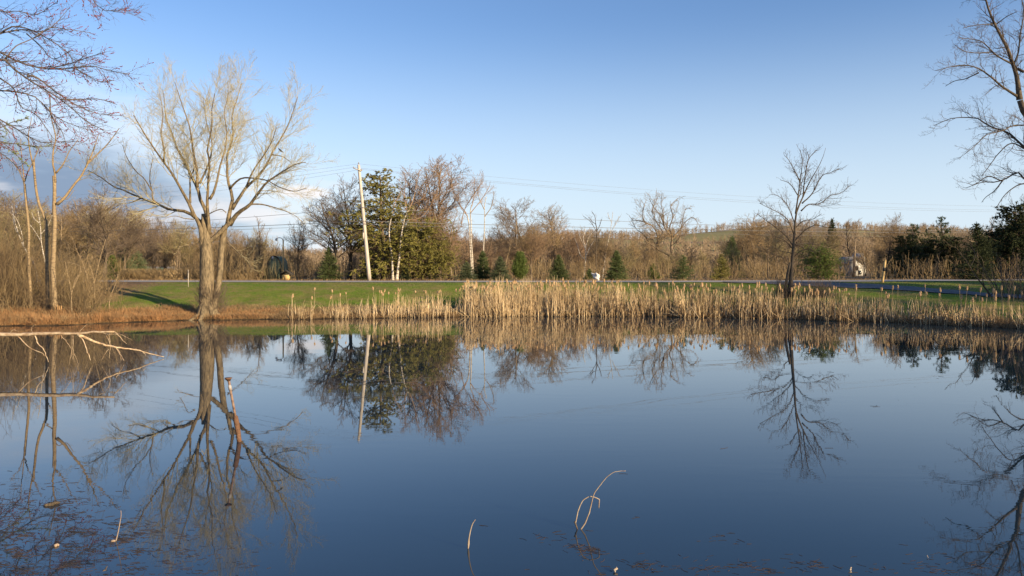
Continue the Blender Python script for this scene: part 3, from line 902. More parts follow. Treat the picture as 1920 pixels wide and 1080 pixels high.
sap = [
    (R5([(1392, 640), (1370, 590), (1310, 510), (1240, 420), (1180, 330), (1130, 250), (1060, 180)]), 4.2, 1, .2),
    (R5([(1330, 540), (1310, 450), (1320, 330), (1300, 240), (1250, 180)]), 2.6, .8),
    (R5([(1240, 420), (1150, 390), (1080, 350)]), 1.8, .8),
    (R5([(1350, 570), (1420, 520), (1370, 430), (1290, 300), (1240, 200)]), 2, .8),
    (R5([(1180, 330), (1230, 230), (1200, 120), (1130, 90)]), 1.8, .7),
    (R5([(1390, 610), (1450, 560), (1420, 470)]), 2, .8),
    (R5([(1130, 250), (1050, 140), (980, 110), (930, 60)]), 1.6, .7),
]
hero('sapling', 'dark leaning sapling bent left over the lawn on the far right', 'sapling', 45.5, (1857, 560), sap, 'dark_bark', 'dark_twig', sap_lv, dev=1, seed=38)

# --- white birches and pale trunks behind the road
wb = [
    (G4([(643, 700), (650, 600), (657, 520), (655, 450), (640, 400), (655, 330)]), 2.8, 1.2, .1),
    (G4([(655, 540), (620, 510), (600, 440), (580, 390)]), 2, .8),
    (G4([(657, 520), (680, 470), (710, 420), (745, 370), (760, 330)]), 2, .8),
    (G4([(652, 460), (620, 390), (600, 340)]), 1.6, .8),
    (G4([(655, 470), (675, 400), (700, 360)]), 1.6, .8),
]
wb_lv = [dict(sp=0.25, K=6, lf=0.4, lmax=2.0, ang=(20, 50), up=0.1, t0=0.25, jit=0.14, rf=.4, rtip=0.011, tpow=.35),
         dict(sp=0.18, K=4, lf=0.5, lmax=1.0, ang=(20, 50), up=0.05, t0=0.15, jit=0.16, rtip=0.010, tpow=.4),
         dict(sp=0.16, K=3, lf=0.5, lmax=0.5, ang=(20, 50), up=0.05, t0=0.15, jit=0.16, rtip=0.008, tpow=.4)]
hero('birch_tree', 'many-stemmed white birch behind the middle of the reeds', 'tree', 76, (1095, 524), wb, 'birch', 'grey_twig', wb_lv, dev=1.5, seed=41)
wb = [
    (G4([(770, 690), (785, 590), (795, 500), (810, 430), (825, 360), (840, 260), (845, 210)]), 1.8, .8, .1),
    (G4([(825, 360), (870, 290), (890, 240)]), 1.2, .7),
    (G4([(840, 290), (820, 250), (810, 220)]), 1.2, .7),
]
hero('birch_tree', 'thin pale birch with feathery top left of the tallest small spruce', 'tree', 78, (1129, 524), wb, 'birch', 'tan_twig', wb_lv, dev=1.2, seed=42)
dk = [
    (G4([(728, 690), (730, 560), (732, 450), (735, 340), (725, 290)]), 2.8, 1.6, .1),
    (G4([(735, 345), (755, 305), (770, 260)]), 1.8, .8),
    (G4([(728, 295), (705, 280), (680, 250)]), 1.6, .8),
    (G4([(727, 290), (720, 240), (700, 210)]), 1.4, .8),
    (G4([(735, 350), (690, 280), (640, 240)]), 1.4, .8),
]
hero('bare_tree', 'narrow dark bare trunk between two white birches', 'tree', 74, (1117, 524), dk, 'dark_bark', 'grey_twig', wb_lv, dev=1.2, seed=43)
K3 = C3
wb = [
    (K3([(1412, 790), (1408, 680), (1402, 560), (1398, 460), (1385, 390)]), 3.6, 2, .1),
    (K3([(1418, 680), (1412, 560), (1410, 450), (1405, 380), (1412, 330)]), 3, 1.8, .3),
    (K3([(1385, 395), (1345, 340), (1330, 250)]), 2, .8),
    (K3([(1412, 340), (1425, 280), (1430, 170)]), 2, .8),
    (K3([(1350, 450), (1370, 360), (1430, 260), (1480, 190)]), 2.2, .8),
    (K3([(1380, 380), (1320, 300), (1290, 210)]), 2, .8),
    (K3([(1405, 380), (1470, 300), (1520, 220)]), 2, .8),
]
hero('birch_tree', 'pair of straight white birch trunks with a wide pale crown right of the red brush', 'tree', 71, (884, 527), wb, 'birch', 'red_twig',
     [dict(sp=0.22, K=6, lf=0.5, lmax=2.6, ang=(20, 50), up=0.08, t0=0.25, jit=0.14, rf=.4, rtip=0.012, tpow=.35),
      dict(sp=0.18, K=4, lf=0.55, lmax=1.3, ang=(20, 50), up=0.06, t0=0.15, jit=0.16, rtip=0.010, tpow=.4),
      dict(sp=0.16, K=3, lf=0.55, lmax=0.7, ang=(20, 50), up=0.06, t0=0.15, jit=0.16, rtip=0.009, tpow=.4)], dev=2, seed=44, n_trunk=2, dark_limbs=True)
wb = [
    (K3([(1478, 700), (1482, 600), (1487, 500), (1490, 400), (1488, 330), (1500, 280)]), 3, 1.2, .1),
    (K3([(1490, 400), (1530, 340), (1545, 250)]), 2, .8),
    (K3([(1488, 360), (1460, 300), (1440, 230)]), 1.8, .8),
]
hero('birch_tree', 'single white birch trunk rising above a small dark spruce', 'tree', 73, (905, 526), wb, 'birch', 'tan_twig', wb_lv, dev=1.5, seed=45, dark_limbs=True)
wb = [
    (K3([(942, 787), (940, 720), (936, 640), (925, 560), (920, 470), (940, 380)]), 6, 1.5, .1),
    (K3([(965, 787), (975, 690), (985, 600), (990, 530), (1010, 420), (1040, 350)]), 6.5, 1.8, .5),
    (K3([(940, 390), (955, 320), (990, 250)]), 2.2, .8),
    (K3([(1040, 355), (1070, 280), (1080, 220), (1100, 120)]), 2.4, .8),
    (K3([(1060, 330), (1130, 280), (1160, 180), (1200, 130)]), 2, .8),
    (K3([(1010, 420), (1100, 410), (1170, 330), (1220, 200), (1230, 110)]), 2.2, .8),
    (K3([(1030, 380), (1010, 280), (1020, 180), (1000, 130)]), 2.0, .8),
]
hero('bare_tree', 'two thick sunlit white trunks standing beside the tall olive evergreen', 'tree', 64.5, (740, 528), wb, 'birch', 'red_twig',
     [dict(sp=0.25, K=6, lf=0.4, lmax=2.8, ang=(20, 50), up=0.08, t0=0.4, jit=0.14, rf=.4, rtip=0.013, tpow=.35),
      dict(sp=0.2, K=5, lf=0.55, lmax=1.5, ang=(20, 50), up=0.08, t0=0.15, jit=0.16, rtip=0.010, tpow=.4),
      dict(sp=0.18, K=3, lf=0.55, lmax=0.7, ang=(20, 50), up=0.05, t0=0.15, jit=0.16, rtip=0.009, tpow=.4)], dev=2, seed=46, n_trunk=2, dark_limbs=True)


# ------------------------------------------------------------------ generic bare tree prototypes (built once, copied)
def proto_bare(seed, h=10.0, forks=3, spread=1.0, low=0.25, dens=1.0, upright=0.12, tip=0.014, multi=1):
    rng = np.random.default_rng(seed)
    K = 14
    TP, TR = [], []
    for i in range(multi):
        a = rng.uniform(0, 6.28); lean = 0.05 if multi == 1 else 0.16
        d = np.array([math.cos(a) * lean, math.sin(a) * lean, 1.0])
        p = [np.array([math.cos(a) * .15 * (multi > 1), math.sin(a) * .15 * (multi > 1), -0.2])]
        for k in range(K - 1):
            d = norm(d + rng.normal(size=3) * .07 + np.array([0, 0, .06]))
            p.append(p[-1] + d * (h * rng.uniform(.98, 1.0) / (K - 1)))
        TP.append(p); TR.append(np.linspace(.018 * h / multi ** .4, .004 * h * .6, K) + .012 * h * np.exp(-np.arange(K) * 1.6) * .6)
    TP = np.array(TP); TR = np.array(TR)
    P1, R1 = grow(rng, TP, TR, sp=0.25 / dens, K=9, lf=0.44 * spread, lmax=4.6, ang=(28, 60), up=upright * .55, t0=low, jit=0.14, rf=.5, rtip=tip * 1.4, tpow=.5)
    g = Geo(); g.tubes(TP, TR, 7); g.tubes(P1, R1, 4, False)
    trunk = g.mesh('trunk', M['tan_bark'], True)
    c = Geo()
    P2, R2 = grow(rng, P1, R1, sp=0.24, K=5, lf=0.45, lmax=1.9, ang=(22, 55), up=upright * .5, t0=0.15, jit=0.16, rtip=tip, tpow=.4)
    c.tubes(P2, R2, 3, False)
    P3, R3 = grow(rng, P2, R2, sp=0.17, K=4, lf=0.55, lmax=0.95, ang=(22, 55), up=.04, t0=0.12, jit=0.18, rtip=tip * .85, tpow=.4)
    c.tubes(P3, R3, 3, False)
    P4, R4 = grow(rng, P3, R3, sp=0.22, K=3, lf=0.6, lmax=0.5, ang=(22, 55), up=.04, t0=0.12, jit=0.18, rtip=tip * .75, tpow=.4)
    c.tubes(P4, R4, 3, False)
    return trunk, c.mesh('crown', M['tan_twig'])


protos = [proto_bare(101, spread=1.15), proto_bare(102, spread=.8, upright=.2, low=.3), proto_bare(103, spread=1.35, multi=2, low=.3, dens=.7),
          proto_bare(104, spread=.6, upright=.25, low=.35, dens=.9), proto_bare(105, spread=1.0, multi=3, low=.2, dens=.6), proto_bare(106, spread=1.2, low=.2, dens=1.2)]


def place_bare(name, label, i, x, y, h, wscale, rz, bark, twig, group=None, cat='tree'):
    root = thing(name, label, cat, (x, y, gz(x, y)), rz, group)
    s = h / 10.3
    for me, nm, mt in ((protos[i][0], 'trunk', bark), (protos[i][1], 'crown', twig)):
        if mt not in [m.name for m in me.materials]: pass
        o = obj(nm, me, root, scale=(s * wscale, s * wscale, s))
        o.material_slots[0].link = 'OBJECT'
        o.material_slots[0].material = M[mt]
    return root


def place_px(name, label, i, px, pyt, D, wscale, rz, bark, twig, group=None, cat='tree'):
    x = (px - 960) / F * D
    h = (H - (pyt - HY) / F * D) - gz(x, D)
    return place_bare(name, label, i, x, D, h, wscale, rz, bark, twig, group, cat)


# named trees of the middle distance
named = [
    ('bare grey tree with a rounded crown just left of the leaning pole', 5, 655, 340, 68, 1.25, 'dark_bark', 'grey_twig'),
    ('lower spreading grey tree whose left side overhangs the first dark spruce', 0, 628, 370, 66, 1.5, 'dark_bark', 'grey_twig'),
    ('small dark bare tree standing alone between the lamp and the first spruce', 5, 560, 414, 70, .9, 'dark_bark', 'dark_twig'),
    ('tall bare tree with pinkish crown directly behind the olive evergreen', 0, 778, 318, 72, 1.3, 'tan_bark', 'red_twig'),
    ('tall bare tree with the highest rounded crown right of the olive evergreen', 2, 822, 308, 74, 1.3, 'tan_bark', 'red_twig'),
    ('reddish bushy bare tree in front of the white birch pair', 4, 843, 392, 67, 1.7, 'tan_bark', 'red_twig'),
    ('red-brown twiggy tree behind the leaning pole', 4, 705, 405, 73, 1.3, 'tan_bark', 'red_twig'),
    ('broad bare tree with crown fanning open over the green arborvitae', 2, 985, 380, 82, 1.4, 'tan_bark', 'grey_twig'),
    ('bare tree with pale crown above the third small spruce', 0, 1042, 382, 84, 1.3, 'tan_bark', 'tan_twig'),
    ('dense dark bare tree rising over the left thicket', 5, 195, 358, 66, 1.3, 'dark_bark', 'grey_twig'),
    ('tan bare tree behind the hedge left of the willow trunk', 2, 330, 418, 82, 1.0, 'tan_bark', 'olive_twig'),
    ('tall tan tree with thin upright limbs left of the street lamp', 3, 490, 400, 84, 1.2, 'tan_bark', 'tan_twig'),
    ('bare tree with spreading branches left of the dark lakeside tree', 0, 1405, 398, 88, 1.5, 'tan_bark', 'tan_twig'),
    ('pale bare tree directly behind the dark lakeside tree', 1, 1452, 408, 90, 1.3, 'tan_bark', 'olive_twig'),
    ('rounded tan crown rising highest in the woods on the right', 5, 1672, 406, 98, 1.2, 'tan_bark', 'tan_twig'),
    ('thin upright grey trees clump left of the white house', 3, 1600, 400, 92, 1.4, 'tan_bark', 'tan_twig'),
    ('pale feathery leafless tree between the two dark evergreens at far right', 3, 1840, 392, 84, .9, 'tan_bark', 'tan_twig'),
    ('dark bare tree rising over the evergreens at the right edge', 5, 1925, 372, 72, 1.0, 'dark_bark', 'dark_twig'),
]
rng = np.random.default_rng(77)
for lb, i, px, pyt, D, ws, bk, tw in named:
    place_px('bare_tree', lb, i, px, pyt, D, ws, rng.uniform(0, 6.28), bk, tw)

# the woods behind the road: every tree a thing, grouped by stretch
env = np.array([(-260, 330), (-60, 345), (0, 352), (60, 378), (130, 372), (190, 372), (240, 385), (270, 405), (330, 418), (380, 405), (430, 430), (480, 420), (520, 432), (545, 452), (590, 486), (640, 486),
                (690, 440), (760, 410), (820, 400), (870, 420), (925, 438), (960, 420), (1020, 410), (1080, 418), (1130, 428), (1180, 445), (1240, 452), (1310, 462), (1345, 455), (1380, 432), (1420, 415), (1480, 418),
                (1530, 432), (1565, 430), (1600, 410), (1650, 412), (1700, 415), (1740, 430), (1800, 438), (1850, 420), (1920, 405), (2200, 395)], float)
stretches = [
    (-400, 240, 'bare tree in the dense brown woods behind the left thicket', 'woods behind the left thicket', ['grey_twig', 'olive_twig', 'tan_twig', 'grey_twig']),
    (240, 375, 'bare tree in the woods behind the clipped hedge left of the willow', 'woods behind the hedge', ['grey_twig', 'tan_twig', 'olive_twig']),
    (375, 545, 'bare tree in the tan woods between the willow trunk and the street lamp', 'woods between willow and lamp', ['tan_twig', 'olive_twig', 'tan_twig']),
    (545, 700, 'bare tree in the low grey woods behind the leaning pole', 'woods behind the leaning pole', ['grey_twig', 'grey_twig']),
    (700, 930, 'bare tree in the reddish woods behind the olive evergreen and birches', 'woods behind the olive evergreen', ['red_twig', 'red_twig', 'tan_twig']),
    (930, 1170, 'bare tree in the tan woods behind the brightest reeds', 'woods behind the brightest reeds', ['tan_twig', 'red_twig', 'grey_twig', 'tan_twig']),
    (1170, 1380, 'bare tree in the low woods below the field hill', 'woods below the field hill', ['tan_twig', 'tan_twig', 'olive_twig']),
    (1380, 1580, 'bare tree in the woods around the dark lakeside tree', 'woods behind the dark lakeside tree', ['tan_twig', 'olive_twig', 'grey_twig']),
    (1580, 1760, 'bare tree in the tan woods between the white house and the tall pines', 'woods beside the white house', ['tan_twig', 'tan_twig', 'grey_twig']),
    (1760, 2400, 'bare tree in the shaded woods behind the dark evergreens at far right', 'woods at the far right', ['dark_twig', 'grey_twig']),
]
rng = np.random.default_rng(1234)
for row, (D0, D1, step, dy) in enumerate(((70, 84, 26, 16), (86, 104, 21, 4), (108, 126, 24, 2))):
    px = -330.0
    while px < 2250:
        px += step * rng.uniform(.6, 1.4)
        D = rng.uniform(D0, D1)
        pt = np.interp(px, env[:, 0], env[:, 1]) + dy - 4 + rng.exponential(15)
        st = [s for s in stretches if s[0] <= px < s[1]][0]
        if row == 0 and (250 < px < 360 or 500 < px < 545 or 1575 < px < 1640): continue
        if 1582 < px < 1638 and row < 2: continue
        place_px('bare_tree', st[2], int(rng.integers(0, 6)), px, pt, D, rng.uniform(.9, 1.5), rng.uniform(0, 6.28),
                 str(rng.choice(['tan_bark', 'young_bark', 'dark_bark', 'tan_bark', 'dark_bark', 'birch'], p=[.3, .24, .22, .12, .12, 0])), str(rng.choice(st[4])), st[3])


# ------------------------------------------------------------------ brush: one mass of stems nobody could count
def brush(name, label, X, Y, Hh, m, seed, lean=.35, kids=3, rt=.008, wid=None):
    rng = np.random.default_rng(seed)
    n = len(X); K = 5
    d = norm(np.stack([rng.normal(size=n) * lean, rng.normal(size=n) * lean, np.ones(n)], 1))
    P = np.zeros((n, K, 3)); P[:, 0] = np.stack([X, Y, ground_z(X, Y) - .05], 1)
    for k in range(1, K):
        d = norm(d + rng.normal(size=(n, 3)) * .13)
        P[:, k] = P[:, k - 1] + d * (Hh / (K - 1))[:, None]
    R = np.linspace(1, .45, K)[None] * (rt * 1.7) * rng.uniform(.7, 1.4, n)[:, None]
    g = Geo(); g.tubes(P, R, 3, False)
    C, RC = grow(rng, P, R, sp=1.0, K=4, lf=.45, lmax=1.5, ang=(15, 45), up=.08, t0=.2, jit=.16, rtip=rt, nmax=kids)
    g.tubes(C, RC, 3, False)
    if kids > 2:
        C2, RC2 = grow(rng, C, RC, sp=.35, K=3, lf=.5, lmax=.7, ang=(20, 50), up=.05, t0=.15, jit=.16, rtip=rt * .8, nmax=3)
        g.tubes(C2, RC2, 3, False)
    props(obj(name, g.mesh(name, M[m])), label, 'brush', kind='stuff')


rng = np.random.default_rng(9)
n = 9000
D = rng.uniform(66, 100, n); px = rng.uniform(-250, 2150, n)
keep = ~((px > 240) & (px < 350) & (D < 84)) & ~((px > 495) & (px < 550) & (D < 77)) & ~((px > 560) & (px < 1700) & (D < 69)) & ~((px > 1584) & (px < 1632))
px, D = px[keep], D[keep]
X = (px - 960) / F * D
hh = np.where((px > 380) & (px < 545), 3.2, np.where(px < 380, 2.6, 2.1)) * rng.uniform(.6, 1.25, len(px))
brush('underbrush', 'tan leafless underbrush filling the foot of the woods beyond the road', X, D, hh, 'brush', 1, rt=.012)
n = 2600
px = rng.uniform(-330, 235, n) ; D = rng.uniform(38.5, 52, n)
px = np.where(px > 150, 150 + (px - 150) * rng.uniform(0, 1, n), px)
X = (px - 960) / F * D
keep = (D > shore(X) + .8)
hh = np.interp(px, [-330, 0, 60, 130, 200, 235], [6.5, 5.2, 3.8, 2.6, 2.0, 1.4]) * rng.uniform(.45, 1.15, n)
brush('thicket', 'dense tan leafless thicket on the left bank around the young trunks', X[keep], D[keep], hh[keep], 'brush', 2, lean=.42, kids=4, rt=.007)
n = 420
px = rng.uniform(1830, 2150, n); D = rng.uniform(42, 50, n)
X = (px - 960) / F * D
brush('thicket', 'dark leafless thicket at the right edge of the lawn', X + 1.2, D, rng.uniform(1.2, 3.2, n), 'dark_twig', 3, lean=.4, kids=4, rt=.008)
n = 150
px = rng.normal(1468, 7, n); D = 47.2 + rng.normal(size=n) * .3
brush('shrub', 'low twiggy sprouts around the foot of the dark lakeside tree', (px - 960) / F * D, D, rng.uniform(.5, 1.5, n), 'dark_twig', 4, lean=.3, kids=4, rt=.006)
n = 260
px = rng.normal(1530, 17, n); D = 47.0 + rng.normal(size=n) * .5
brush('shrub', 'low brown shrubs right of the dark lakeside tree', (px - 960) / F * D, D, rng.uniform(.5, 1.3, n), 'grey_twig', 5, lean=.3, kids=4, rt=.006)

n = 22
px = rng.uniform(1582, 1634, n); D = rng.uniform(86, 100, n)
brush('underbrush', 'dark stems standing in front of the white house', (px - 960) / F * D, D, rng.uniform(1.6, 4.2, n), 'dark_twig', 6, lean=.12, kids=4, rt=.012)
n = 60
px = rng.uniform(486, 552, n); D = rng.uniform(68, 71, n)
brush('underbrush', 'tan twigs standing in front of the green shed', (px - 960) / F * D, D, rng.uniform(1.0, 2.6, n), 'olive_twig', 7, lean=.3, kids=4, rt=.008)

# woods on the hill, far off
rng = np.random.default_rng(55)
n = 11000
Dv = 150 + 480 * rng.uniform(0, 1, n) ** .8; px = rng.uniform(-500, 2500, n)
X = (px - 960) / F * Dv
fld = ((px > 1290) & (px < 1420) & (Dv > 330) & (Dv < 560)) & (rng.uniform(size=n) < .93)
fl2 = (fbm(X, Dv, .009) > .1) & (Dv > 180) & (Dv < 560) & (rng.uniform(size=n) < .75)
X, Dv = X[~(fld | fl2)], Dv[~(fld | fl2)]
n = len(X); hh = rng.uniform(3.5, 7.0, n)
base = np.stack([X, Dv, ground_z(X, Dv) - .6], 1)
tw = 15
st = np.repeat(base, tw, 0); hv = np.repeat(hh, tw)
t0v = rng.uniform(.03, .9, n * tw)
st = st + np.stack([np.zeros(n * tw), np.zeros(n * tw), hv * t0v], 1)
dv = norm(np.stack([rng.normal(size=n * tw), rng.normal(size=n * tw), rng.uniform(.3, 1.8, n * tw)], 1))
en = st + dv * (hv * (.5 - .35 * np.abs(t0v - .4)))[:, None]
g = Geo()
g.tubes(np.stack([st, en], 1), np.stack([np.full(n * tw, .10), np.full(n * tw, .04)], 1), 3, False)
g.tubes(np.stack([base, base + np.stack([np.zeros(n), np.zeros(n), hh * .8], 1)], 1), np.stack([hh * .02, hh * .01], 1), 3, False)
props(obj('hill_woods', g.mesh('hill_woods', mat('hill_twigs', (0.31, 0.23, 0.15), (0.20, 0.15, 0.10), .02))), 'far brown leafless woods covering the low hill', 'woods', kind='stuff')


# ------------------------------------------------------------------ conifers
def spruce_mesh(seed, h, r, layers=26, per=13, droop=.05, leafsize=.11, m='spruce', tw=12, bare=0.03, power=.85, loose=.0, clump=.028, asp=3.0, fan=.55):
    rng = np.random.default_rng(seed)
    tp = np.stack([np.zeros(8), np.zeros(8), np.linspace(-.2, h * .98, 8)], 1)[None]
    tp[0, 1:, :2] += rng.normal(size=(7, 2)) * .02 * (h / 5)
    trunk = Geo().tubes(tp, np.linspace(.022 * h, .004 * h, 8)[None], 7).mesh('trunk', M['dark_bark'], True)
    z = np.repeat(np.linspace(bare * h, h * .96, layers), per) + rng.normal(size=layers * per) * h / layers * .35
    a = rng.uniform(0, 2 * math.pi, len(z))
    q = np.clip(1 - z / h, 0, 1)
    ln = r * q ** power * rng.uniform(.72 - loose, 1.12 + loose, len(z)) + .05 * h * .5 * rng.uniform(.5, 1, len(z))
    # uneven sides
    ln *= 1 + .16 * np.sin(a * 2 + seed) + .1 * np.sin(z / h * 9 + a * 3)
    K = 5
    d = np.stack([np.cos(a), np.sin(a), .15 + .5 * (1 - q) - droop * 4 * q], 1); d = norm(d)
    P = np.zeros((len(z), K, 3)); P[:, 0] = np.stack([0 * z, 0 * z, z], 1)
    for k in range(1, K):
        d = norm(d + rng.normal(size=d.shape) * .07 + np.array([0, 0, .05 if k > 2 else -droop]))
        P[:, k] = P[:, k - 1] + d * (ln / (K - 1))[:, None]
    R = np.linspace(1, .5, K)[None] * clump * np.ones((len(z), 1))
    g = Geo(); g.tubes(P, R * .7, 3, False)
    C, RC = grow(rng, P, R, sp=.12 * h / 5, K=3, lf=.42, lmax=.16 * h, ang=(30, 62), up=-droop * .4, t0=.15, jit=.1, rtip=clump * .7, nmax=tw, flat=fan)
    g.tubes(C, RC, 3, False)
    V, fs = leafy(rng, np.concatenate([C]), leafsize, 4, spread=.45, droop=droop, asp=asp); g.add(V, fs)
    V, fs = leafy(rng, P[:, :3], leafsize, 10, spread=.5, droop=droop, asp=asp); g.add(V, fs)
    return trunk, g.mesh('foliage', M[m])


def place_con(name, label, pm, x, y, h, h0, ws=1.0, rz=0.0, group=None, m=None):
    root = thing(name, label, 'tree', (x, y, gz(x, y)), rz, group)
    s = h / h0
    for me, nm in zip(pm, ('trunk', 'foliage')):
        o = obj(nm, me, root, scale=(s * ws, s * ws, s))
        if m and nm == 'foliage':
            o.material_slots[0].link = 'OBJECT'; o.material_slots[0].material = M[m]
    return root


sp_a = spruce_mesh(1, 2.6, .95, layers=22, per=15, leafsize=.07, clump=.022)
sp_b = spruce_mesh(2, 2.6, 1.05, layers=14, per=11, leafsize=.07, clump=.024, droop=.02)
sp_c = spruce_mesh(3, 4.0, 1.35, layers=26, per=13, leafsize=.09, clump=.028)
for lb, px, pyt, D, pm, h0, ws, mm in [
    ('tall dark spruce just left of the leaning pole', 617, 466, 64.5, sp_c, 4.0, 1.05, 'spruce'),
    ('small blue spruce first to the right of the olive evergreen', 875, 495, 63.5, sp_a, 2.6, 1.4, 'blue_spruce'),
    ('narrow dark spruce beneath the single white birch trunk', 905, 474, 66, sp_a, 2.6, .95, 'spruce'),
    ('bushy blue spruce left of the bright green arborvitae', 938, 484, 64, sp_a, 2.6, 1.2, 'blue_spruce'),
    ('full green spruce left of the white birch stems', 1047, 481, 64, sp_a, 2.6, 1.1, 'spruce'),
    ('tiny spruce between the birch stems and the white boulder', 1105, 507, 70, sp_a, 2.6, 1.3, 'spruce'),
    ('tallest pointed small spruce behind the middle reeds', 1156, 473, 64, sp_a, 2.6, .95, 'spruce'),
    ('low faded green spruce between two clearer spruces', 1225, 497, 72, sp_b, 2.6, 1.2, 'green_pine'),
    ('layered spruce beneath the gnarled tree', 1281, 482, 64, sp_b, 2.6, 1.1, 'spruce'),
    ('olive green pointed spruce furthest right of the small spruces', 1352, 480, 64, sp_b, 2.6, .95, 'cedar'),
    ('taller dark spruce behind the rightmost small spruce', 1372, 446, 84, sp_c, 4.0, .9, 'spruce'),
    ('pale blue spruce between two thick white trunks and the olive evergreen', 760, 500, 66, sp_a, 2.6, 1.1, 'blue_spruce'),
    ('dark spire of a spruce rising in the woods right of the lakeside tree', 1560, 412, 110, sp_c, 4.0, .5, 'dark_fir'),
    ('broad grey green spruce in the woods behind the left thicket', 232, 468, 74, sp_c, 4.0, 1.3, 'blue_spruce'),
    ('second grey green spruce nearer the hedge on the left', 258, 474, 76, sp_c, 4.0, 1.2, 'blue_spruce'),
    ('yellow green small conifer left of the grey green spruces', 210, 480, 71, sp_a, 2.6, 1.0, 'arbor'),
    ('low spruce half hidden under the olive evergreen left of its trunk', 690, 490, 66, sp_a, 2.6, 1.3, 'spruce'),
]:
    x = (px - 960) / F * D
    place_con('spruce_tree', lb, pm, x, D, (H - (pyt - HY) / F * D) - gz(x, D) + .15, h0, ws * 1.25, px * .37, m=mm)
ab = spruce_mesh(7, 2.7, 1.15, layers=24, per=15, leafsize=.08, clump=.03, power=.6, droop=-.12, fan=0, m='arbor')
x = (975 - 960) / F * 64.5
place_con('arborvitae', 'bright green full arborvitae between two blue spruces', ab, x, 64.5, H + (HY - 473) / F * 64.5 - gz(x, 64.5), 2.7, 1.0)


def cedar_mesh(seed, h, r, m, prof, n=230, leaf=.115, per=15, droop=.1, trunk_r=.02, subs=.35, clump=.02, tiers=13):
    """irregular evergreen: boughs with hanging sprays; prof(q) gives the bough length at relative height q"""
    rng = np.random.default_rng(seed)
    tp = np.stack([np.cumsum(rng.normal(size=9)) * .06, np.cumsum(rng.normal(size=9)) * .06, np.linspace(-.2, h * .97, 9)], 1)[None]
    trunk = Geo().tubes(tp, np.linspace(trunk_r * h, .004 * h, 9)[None], 7)
    q = rng.uniform(.04, .98, n); a = rng.uniform(0, 2 * math.pi, n)
    q = np.clip((np.round(q * tiers + .25 * np.sin(a * 2 + seed)) + rng.normal(size=n) * .13) / tiers, .03, .985)
    ln = np.array([prof(v) for v in q]) * r * rng.uniform(.45, 1.3, n) * (1 + .2 * np.sin(a * 3 + q * 14 + seed))
    K = 6
    P = np.zeros((n, K, 3)); P[:, 0] = np.stack([np.interp(q * h, tp[0, :, 2], tp[0, :, 0]), np.interp(q * h, tp[0, :, 2], tp[0, :, 1]), q * h], 1)
    d = norm(np.stack([np.cos(a), np.sin(a), .35 + .5 * q], 1))
    for k in range(1, K):
        d = norm(d + rng.normal(size=d.shape) * .1 + np.array([0, 0, -droop]))
        P[:, k] = P[:, k - 1] + d * (ln / (K - 1))[:, None]
    R = np.maximum(np.linspace(1, .3, K)[None] * (.013 * ln)[:, None], .01)
    trunk.tubes(P, R, 4, False)
    C, RC = grow(rng, P, R, sp=subs, K=4, lf=.38, lmax=1.3, ang=(30, 65), up=-droop * .4, t0=.2, jit=.14, rtip=clump)
    C2, RC2 = grow(rng, C, RC, sp=.22, K=3, lf=.5, lmax=.5, ang=(25, 60), up=-.04, t0=.1, jit=.14, rtip=clump * .8)
    g = Geo(); g.tubes(C, RC, 3, False); g.tubes(C2, RC2, 3, False)
    V, fs = leafy(rng, C2, leaf, per, spread=.5, droop=.25, asp=2.4); g.add(V, fs)
    V, fs = leafy(rng, C, leaf, per, spread=.5, droop=.25, asp=2.4); g.add(V, fs)
    return trunk.mesh('trunk', M['tan_bark'], True), g.mesh('foliage', M[m])


def put_con(name, label, px, pyt, D, pm, h0, ws=1.0, rz=0.0, m=None):
    x = (px - 960) / F * D
    return place_con(name, label, pm, x, D, (H - (pyt - HY) / F * D) - gz(x, D), h0, ws, rz, m=m)


ced = cedar_mesh(61, 9.4, 2.3, 'cedar', lambda q: .25 + 1.0 * min(1, (1 - q) * 1.7) - .25 * (q < .3) , n=330)
put_con('evergreen_tree', 'tall irregular olive evergreen right of the leaning pole', 724, 322, 66, ced, 9.4, 1.4, 1.0)
ced2 = cedar_mesh(62, 5.0, 2.6, 'cedar', lambda q: .35 + .9 * math.sin(min(1, q * 1.3 + .12) * math.pi * .8), n=190)
put_con('evergreen_tree', 'broad lower olive evergreen right of the two thick white trunks', 788, 432, 66.5, ced2, 5.0, 1.1, 2.2)
put_con('evergreen_tree', 'low spreading olive evergreen at the foot of the red brush', 826, 462, 66, ced2, 5.0, .75, 4.2)
fir = spruce_mesh(66, 6.0, 2.2, layers=26, per=15, leafsize=.14, clump=.03, m='dark_fir', loose=.1)
put_con('fir_tree', 'broad dark conical fir on the lawn edge at far right', 1832, 418, 66, fir, 6.0, 1.0, .5)
dk = cedar_mesh(67, 8.0, 2.6, 'dark_fir', lambda q: .35 + .8 * math.sin(min(1, q + .25) * math.pi * .85), n=260, leaf=.17)
put_con('evergreen_tree', 'huge dark evergreen filling the right edge behind the lawn', 1903, 392, 70, dk, 8.0, 1.1, .5)


